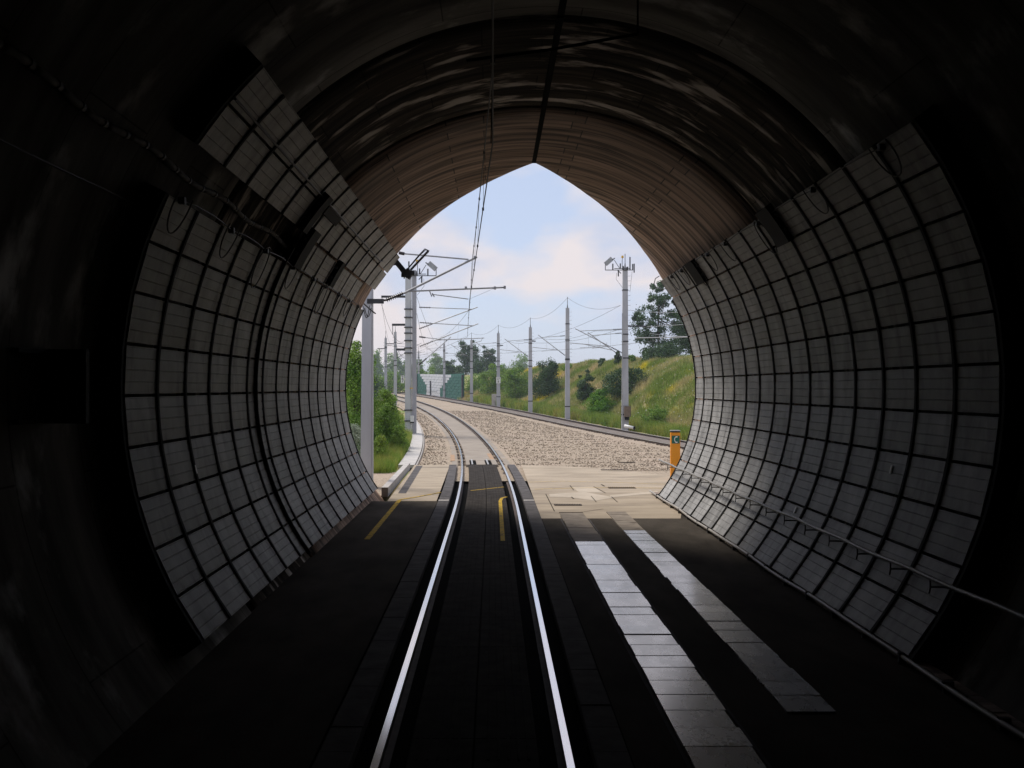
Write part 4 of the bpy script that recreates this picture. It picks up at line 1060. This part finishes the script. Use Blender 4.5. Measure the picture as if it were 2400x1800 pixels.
c0 = A+dvec*.2; c1 = A+dvec*.5; MB().tube([c0-un*.3+Vector((0,0,.95)), c1-un*.3+Vector((0,0,.95))], .03, 5).build('guard_bar', 'steel_dark', nb)

# stick on the gravel and small concrete block far off
s0 = gp(1448,1084,-.09); s1 = gp(1489,1085,-.09)
tag(MB().tube([(s0[0],s0[1],-.07),((s0[0]+s1[0])/2,(s0[1]+s1[1])/2-.05,-.085),(s1[0],s1[1],-.06)], .022, 6).build('stick', 'bark'), 'brown stick lying on the pale gravel', 'stick')
q = at(1163, 931, 112); tag(MB().box((q.x-.5,q.y,float(hill(np.array(q.x),np.array(q.y)))-.2),(q.x+.5,q.y+.6,q.z+.35)).build('concrete_block', 'concrete'), 'small pale concrete block in the grass by the numbered mast', 'block')

# ------------------------------------------------------------------ plants
def leaves(cent, n, size, spread, up=.3):
    """n leaf quads scattered about clump centres (k x 3 with radius)"""
    k = len(cent); pick = rng.integers(0, k, n)
    c = cent[pick]; d = rng.normal(size=(n, 3)); d /= np.linalg.norm(d, axis=1)[:, None]
    r = c[:, 3:4]*rng.random((n, 1))**.45
    r = np.where(rng.random((n, 1)) < .10, r*1.55, r)
    p = c[:, :3] + d*r*np.array([1, 1, .8])*spread
    nrm = d*.7 + rng.normal(size=(n, 3))*.6 + np.array([0, 0, up]); nrm /= np.linalg.norm(nrm, axis=1)[:, None]
    t = np.cross(nrm, rng.normal(size=(n, 3))); t /= np.linalg.norm(t, axis=1)[:, None]; b_ = np.cross(nrm, t)
    s = size*(.6+.8*rng.random((n, 1)))
    Vv = np.stack([p-t*s*.5, p+b_*s*.28, p+t*s*.5, p-b_*s*.28], 1).reshape(-1, 3)
    return Vv, np.arange(n*4).reshape(-1, 4)
def crown_clumps(c, rx, ry, rz, k, cr):
    d = rng.normal(size=(k, 3)); d /= np.linalg.norm(d, axis=1)[:, None]; r = .35+.65*rng.random((k, 1))**.6
    p = np.array(c)+d*r*np.array([rx, ry, rz]); return np.concatenate([p, cr*(.55+.75*rng.random((k, 1)))], 1)
def plant(name, lab, cat, base, clumps, n, size, m, trunk_r=.08, grp=None):
    e = empty(name, tuple(base), lab, cat, grp)
    Vv, Ff = leaves(clumps, n, size, 1.0); npmesh('crown', Vv, Ff, m, e)
    b = MB(); base = Vector(base); cm = Vector(clumps[:, :3].mean(0)); top = Vector((cm.x, cm.y, clumps[:, 2].max()*.6+cm.z*.4))
    mid_ = base.lerp(top, .5)+Vector((random.gauss(0,.1), random.gauss(0,.1), 0))
    b.tube([base-Vector((0,0,.2)), mid_, top], trunk_r, 7, True, trunk_r*.3)
    for cl in clumps[rng.permutation(len(clumps))[:min(14, len(clumps))]]:
        f = .25+.6*random.random(); s = base.lerp(mid_, f*2) if f < .5 else mid_.lerp(top, f*2-1)
        q = Vector(cl[:3]); b.tube([s, s.lerp(q, .55)+Vector((0,0,.1)), q], trunk_r*.38, 5, True, trunk_r*.1)
    b.build('trunk', 'bark', e); return e
def hz(x, y): return float(hill(np.array(x), np.array(y)))
def shrub(name, lab, cat, u0, u1, v0, v1, Y, n, size, m, dep=None, k=26, cr=None, tr=.06, ground=True, dome=False):
    if u0 > 1165 and Y < 115 and v1 > 870:          # stands on the slope: find where the slope passes under it
        yy_ = np.linspace(58, 135, 400); xx_ = ((u0+u1)/2-1155)*yy_/2400; vv_ = 908-2400*(hill(xx_, yy_)-2.9)/yy_
        ok = np.where((vv_ <= v1) & (xx_-x2(yy_) > 3.2))[0]
        if len(ok): n = int(n*1.0); Y = float(yy_[ok[0]])
    a = at((u0+u1)/2, v1, Y); w = (u1-u0)*Y/4800; h = (v1-v0)*Y/2400
    zg = hz(a.x, Y) if ground else a.z
    zb = min(zg, a.z) if cat == 'bush' or dome else a.z
    top = at(0, v0, Y).z; h = top-zb
    crr = max((cr or min(w, h)*.30)*1.25, .15*max(w, h)); k = int(k*1.7); n = int(n*1.5)
    if cat == 'bush' or dome:
        t = rng.random(k)**1.15; prof = np.sqrt(np.clip(1-t**2.0, .02, 1))*(.82+.18*np.minimum(1, t*5))
        nsub = 3+int(w > 1.2)+int(h > 2.5); so_ = rng.uniform(-.55, .55, nsub); sh_ = rng.uniform(.62, 1.0, nsub); so_[0] *= .3; sh_[0] = 1.0; sw_ = rng.uniform(.5, .75, nsub)
        pick = rng.integers(0, nsub, k)
        an = rng.random(k)*6.283; rr = np.sqrt(rng.random(k))**.8
        lump = 1+.22*np.sin(an*3+1.3)*np.cos(t*5)
        P_ = np.stack([a.x+so_[pick]*w+np.cos(an)*rr*prof*(w-crr*.5)*lump*sw_[pick], Y+np.sin(an)*rr*prof*(dep or w), zb+crr*.4+t*(h-crr*.9)*sh_[pick]], -1)
        cl = np.concatenate([P_, crr*(.55+.75*rng.random((k, 1)))*(1-.45*t[:, None])], 1)
    else:
        c = (a.x, Y, zb+h*.54); cl = crown_clumps(c, w*.84, dep or w, h*.42, k, crr)
    return plant(name, lab, cat, (a.x, Y, min(zg, a.z)), cl, n, size, m, tr)
# trees and bushes on and behind the slope
TY = 96.0; lobes = ((1541,672,15),(1532,700,20),(1556,706,18),(1515,738,24),(1548,738,24),(1578,744,20),(1500,770,22),(1532,772,26),(1566,776,26),(1592,770,16),(1512,806,24),(1545,812,26),(1578,812,22),(1530,835,22),(1495,742,11),(1583,706,10))
cl_ = []
for (u, v, r) in lobes:
    c = at(u, v, TY); rm = r*TY/2400
    for q in range(6):
        d = rng.normal(size=3); d /= np.linalg.norm(d); cl_.append((c.x+d[0]*rm*.75, c.y+d[1]*rm*1.3+rng.normal()*.5, c.z+d[2]*rm*.7, rm*(.38+.35*rng.random())))
plant('tree', 'tall loose dark tree standing on top of the slope beside the tunnel mouth', 'tree', (at(1545,860,TY).x, TY, hz(at(1545,860,TY).x, TY)), np.array(cl_), 15000, .17, 'leaf_dark', .15)
shrub('tree', 'dark tree half hidden by the right tunnel edge', 'tree', 1580, 1660, 690, 845, 98, 8000, .17, 'leaf_dark', k=36, cr=.9, tr=.14)
shrub('bush', 'low dark bush under the tall tree on the slope top', 'bush', 1500, 1615, 800, 850, 93, 5000, .15, 'leaf_dark', k=24)
shrub('bush', 'small dark bush on the slope crest left of the aerial mast', 'bush', 1393, 1424, 836, 856, 104, 1800, .15, 'leaf_dark', k=12)
shrub('bush', 'pointed dark shrub on the crest just behind the aerial mast', 'bush', 1436, 1462, 818, 853, 100, 1800, .15, 'leaf_dark', k=14)
shrub('bush', 'feathery bright shrub on the crest right of the aerial mast', 'bush', 1470, 1502, 828, 852, 98, 1200, .16, 'leaf_mid', k=12)
shrub('bush', 'big dark pointed bush behind the third mast on the slope', 'bush', 1240, 1322, 828, 930, 101, 9000, .15, 'leaf_dark', k=46, cr=.75)
shrub('bush', 'round mid green bush left of the big dark bush', 'bush', 1166, 1246, 852, 936, 109, 6500, .15, 'leaf_mid', k=34, cr=.75)
shrub('bush', 'slim blue green bush on the slope between two masts', 'bush', 1348, 1400, 862, 940, 80, 4200, .13, 'leaf_dark', k=24)
shrub('bush', 'broad dark bush on the slope behind the aerial mast', 'bush', 1404, 1530, 852, 928, 76, 8500, .13, 'leaf_dark', k=44, cr=.6)
shrub('bush', 'bright green bush at the slope foot left of the aerial mast', 'bush', 1360, 1458, 906, 974, 69.5, 6500, .12, 'leaf_bright', k=38, cr=.5)
shrub('bush', 'olive bush on the slope top behind the numbered mast', 'bush', 1110, 1200, 845, 905, 128, 5500, .18, 'leaf_mid', k=34)
shrub('bush', 'wide olive hedge on the slope right of the noise barrier', 'bush', 1080, 1180, 866, 925, 142, 5500, .19, 'leaf_mid', k=34)
shrub('bush', 'dark hedge behind the middle of the noise barrier', 'bush', 1030, 1090, 838, 880, 165, 3500, .22, 'leaf_dark', k=24)
shrub('bush', 'olive hedge behind the left end of the noise barrier', 'bush', 965, 1040, 855, 890, 172, 3500, .22, 'leaf_mid', k=24)
shrub('tree', 'dark leafy tree rising behind the noise barrier', 'tree', 1058, 1124, 792, 872, 185, 6500, .26, 'leaf_dark', k=40, tr=.2, dome=True)
shrub('tree', 'dark leafy tree behind the numbered mast', 'tree', 1126, 1174, 799, 872, 190, 5000, .26, 'leaf_dark', k=32, tr=.2, dome=True)
for k, (u0, u1, v0, lab) in enumerate(((998,1038,822,'pale distant tree seen left of the barrier mast'),(962,1002,836,'pale distant tree above the olive hedge'),(1198,1246,825,'pale distant tree behind the big dark bush'),
        (1160,1205,850,'low pale distant trees between the masts'),(908,948,822,'pale distant tree behind the far left masts'),(872,898,812,'pale distant tree by the near grey post'),(935,975,840,'low pale distant tree behind the big double mast'),(1030,1066,845,'low pale distant tree behind the dark leafy tree'))):
    shrub('tree', lab, 'bush', u0-6, u1+6, v0, 885, 330, 3200, .5, 'leaf_mid', k=40, cr=1.6, tr=.3)
shrub('bush', 'dark hedge on the slope top right of the numbered mast', 'bush', 1176, 1252, 852, 898, 132, 4500, .18, 'leaf_dark', k=30)
shrub('bush', 'tall dark clump of shrubs beside the barrier end mast', 'bush', 1092, 1150, 838, 890, 158, 4500, .2, 'leaf_dark', k=30)
shrub('bush', 'leafy shrubs on the crest between the second and third mast', 'bush', 1318, 1352, 846, 866, 112, 1500, .16, 'leaf_mid', k=14)
shrub('bush', 'low weedy bush at the slope foot right of the aerial mast', 'bush', 1500, 1590, 945, 1000, 61, 4500, .09, 'leaf_mid', k=40, cr=.3)
# left side growth
shrub('tree', 'tall green willow like bush beside the left tunnel mouth', 'bush', 786, 880, 784, 1060, 47, 20000, .10, 'leaf_mid', dep=2.0, k=70, cr=.55, tr=.08)
shrub('bush', 'pale silvery shrub at the left tunnel mouth behind the post', 'bush', 808, 862, 985, 1085, 37, 4500, .055, 'leaf_silver', dep=.7, k=34, cr=.28, tr=.03)
shrub('bush', 'leafy green bush between the grey post and the double mast', 'bush', 866, 948, 905, 1048, 50, 16000, .08, 'leaf_mid', dep=1.2, k=70, cr=.36, tr=.04)
shrub('bush', 'low bright weedy bush at the foot of the grey post', 'bush', 866, 930, 1015, 1085, 41, 8000, .055, 'leaf_bright2', dep=.7, k=50, cr=.22, tr=.02)
shrub('bush', 'feathery green clump leaning over the pale trough covers', 'bush', 905, 958, 985, 1062, 47, 7000, .06, 'leaf_mid', dep=.6, k=40, cr=.24, tr=.03)
shrub('bush', 'green bank of bushes beyond the far left masts', 'bush', 868, 960, 862, 925, 165, 6500, .22, 'leaf_mid', dep=3, k=40, cr=1.3)
shrub('bush', 'dark green bushes left of the far track bend', 'bush', 830, 905, 850, 935, 120, 6500, .18, 'leaf_dark', dep=3, k=40, cr=1.1)

def dimming_tree(lab, x, y, h, w):  # added out of view to darken what the tunnel panels reflect
    zg = hz(x, y); k = 60; t = rng.random(k); an = rng.random(k)*6.283; rr = np.sqrt(rng.random(k)); pr = np.sqrt(np.clip(1-t**2, .05, 1))
    cl = np.stack([x+np.cos(an)*rr*pr*w, y+np.sin(an)*rr*pr*w, zg+.5+t*(h-.8), .75+.5*rng.random(k)], -1)
    plant('tree', lab, 'tree', (x, y, zg), cl, 9000, .2, 'leaf_mid', .14)
dimming_tree('added unseen tree left of the grey post, dims the panel reflections', -10.5, 38, 7.0, 2.6)
dimming_tree('added unseen tree behind the tall willow like bush, dims the panel reflections', -11.5, 52, 6.5, 2.6)
dimming_tree('added unseen tree beside the big double mast, dims the panel reflections', -13.5, 66, 5.0, 2.4)
# grass: tufts of blades
def grass(name, lab, xs_, ys_, hmean, m, blades=4, width=.012):
    n = len(xs_); zg = hill(xs_, ys_)
    ang = rng.random((n, blades))*6.283; lean = .15+.5*rng.random((n, blades)); hh = hmean*(.45+.9*rng.random((n, blades)))
    bx = xs_[:, None]+rng.normal(size=(n, blades))*.06; by_ = ys_[:, None]+rng.normal(size=(n, blades))*.06; bz_ = np.repeat(zg[:, None], blades, 1)-.05
    w = width*(.7+.8*rng.random((n, blades)))*np.clip(by_/45, 1, 3)
    pa = ang+1.57
    v0 = np.stack([bx-np.cos(pa)*w, by_-np.sin(pa)*w, bz_], -1); v1 = np.stack([bx+np.cos(pa)*w, by_+np.sin(pa)*w, bz_], -1)
    v2 = np.stack([bx+np.cos(ang)*lean*hh*.9, by_+np.sin(ang)*lean*hh*.9, bz_+hh], -1)
    Vv = np.stack([v0, v1, v2], 2).reshape(-1, 3)
    return tag(npmesh(name, Vv, np.arange(len(Vv)).reshape(-1, 3), m), lab, 'grass', kind='stuff')
n = 65000
gy = 50+95*rng.random(n)**1.3; gs = 2.9+13.5*rng.random(n); gx = x2(gy)+gs
k_ = gx > (gy*-.08-2)
grass('slope_grass', 'dry and green grass with yellow weeds covering the slope', gx[k_], gy[k_], .42, 'grass', 5, .013)
n = 9000; gy = 50+75*rng.random(n)**1.2; gx = x2(gy)+2.7+1.6*rng.random(n)
grass('trackside_weeds', 'tall green weeds along the foot of the slope', gx, gy, .7, 'grass_green', 5, .012)
n = 20000; gy = 35.8+34*rng.random(n)**1.4; gx = x1(gy)-3.3-4.5*rng.random(n)
k_ = gx > -8.5
grass('verge_grass', 'green and rusty weeds on the verge left of the trough covers', gx[k_], gy[k_], .48, 'grass_green', 5, .008)
n = 9000; gy = 70+85*rng.random(n); gx = x1(gy)-3.4-14*rng.random(n)
grass('bank_grass', 'green grass on the bank left of the far bend', gx, gy, .5, 'grass_green', 4, .014)
# white flower heads in the slope grass
n = 420; gy = 52+45*rng.random(n); gx = x2(gy)+3.2+12*rng.random(n); zg = hill(gx, gy)+.3+.25*rng.random(n)
P = np.stack([gx, gy, zg], -1); s = .018+.02*rng.random((n, 1)); t = np.array([1, 0, 0])*s; b_ = np.array([0, .5, .9])*s
Vv = np.stack([P-t, P-b_, P+t, P+b_], 1).reshape(-1, 3)
tag(npmesh('white_flowers', Vv, np.arange(len(Vv)).reshape(-1, 4), 'flower_white'), 'tiny white flower heads scattered in the slope grass', 'flowers', kind='stuff')

# small pale tags screwed to the panels
for (deg, y, lab) in ((-13.5, 13.35, 'small white tag on the right panels below the middle rows'), (-25.5, 16.5, 'small white tag low on the right panels above the pipe'), (193.0, 12.9, 'small white tag on the lower left panels')):
    p = Vector(polar(deg, R0-.012, y)); Rm = Matrix.Rotation(-rad(deg), 3, 'Y')
    o = MB().cbox(p, (.012,.05,.11), Rm).build('panel_tag', 'white_paint'); tag(o, lab, 'tag')
# the air: thin even haze round the whole place
hm = bpy.data.materials.new('haze_air'); hm.use_nodes = True; M['haze_air'] = hm
t_ = hm.node_tree; t_.nodes.clear(); ho = t_.nodes.new('ShaderNodeOutputMaterial'); hv = t_.nodes.new('ShaderNodeVolumePrincipled')
hv.inputs['Color'].default_value = (.80, .88, 1.0, 1); hv.inputs['Density'].default_value = .0006; hv.inputs['Anisotropy'].default_value = .2
t_.links.new(hv.outputs['Volume'], ho.inputs['Volume'])
tag(MB().box((-910,-46,-3.5),(910,1810,20)).build('haze', 'haze_air'), 'thin pale summer haze in the air', 'haze', kind='stuff')
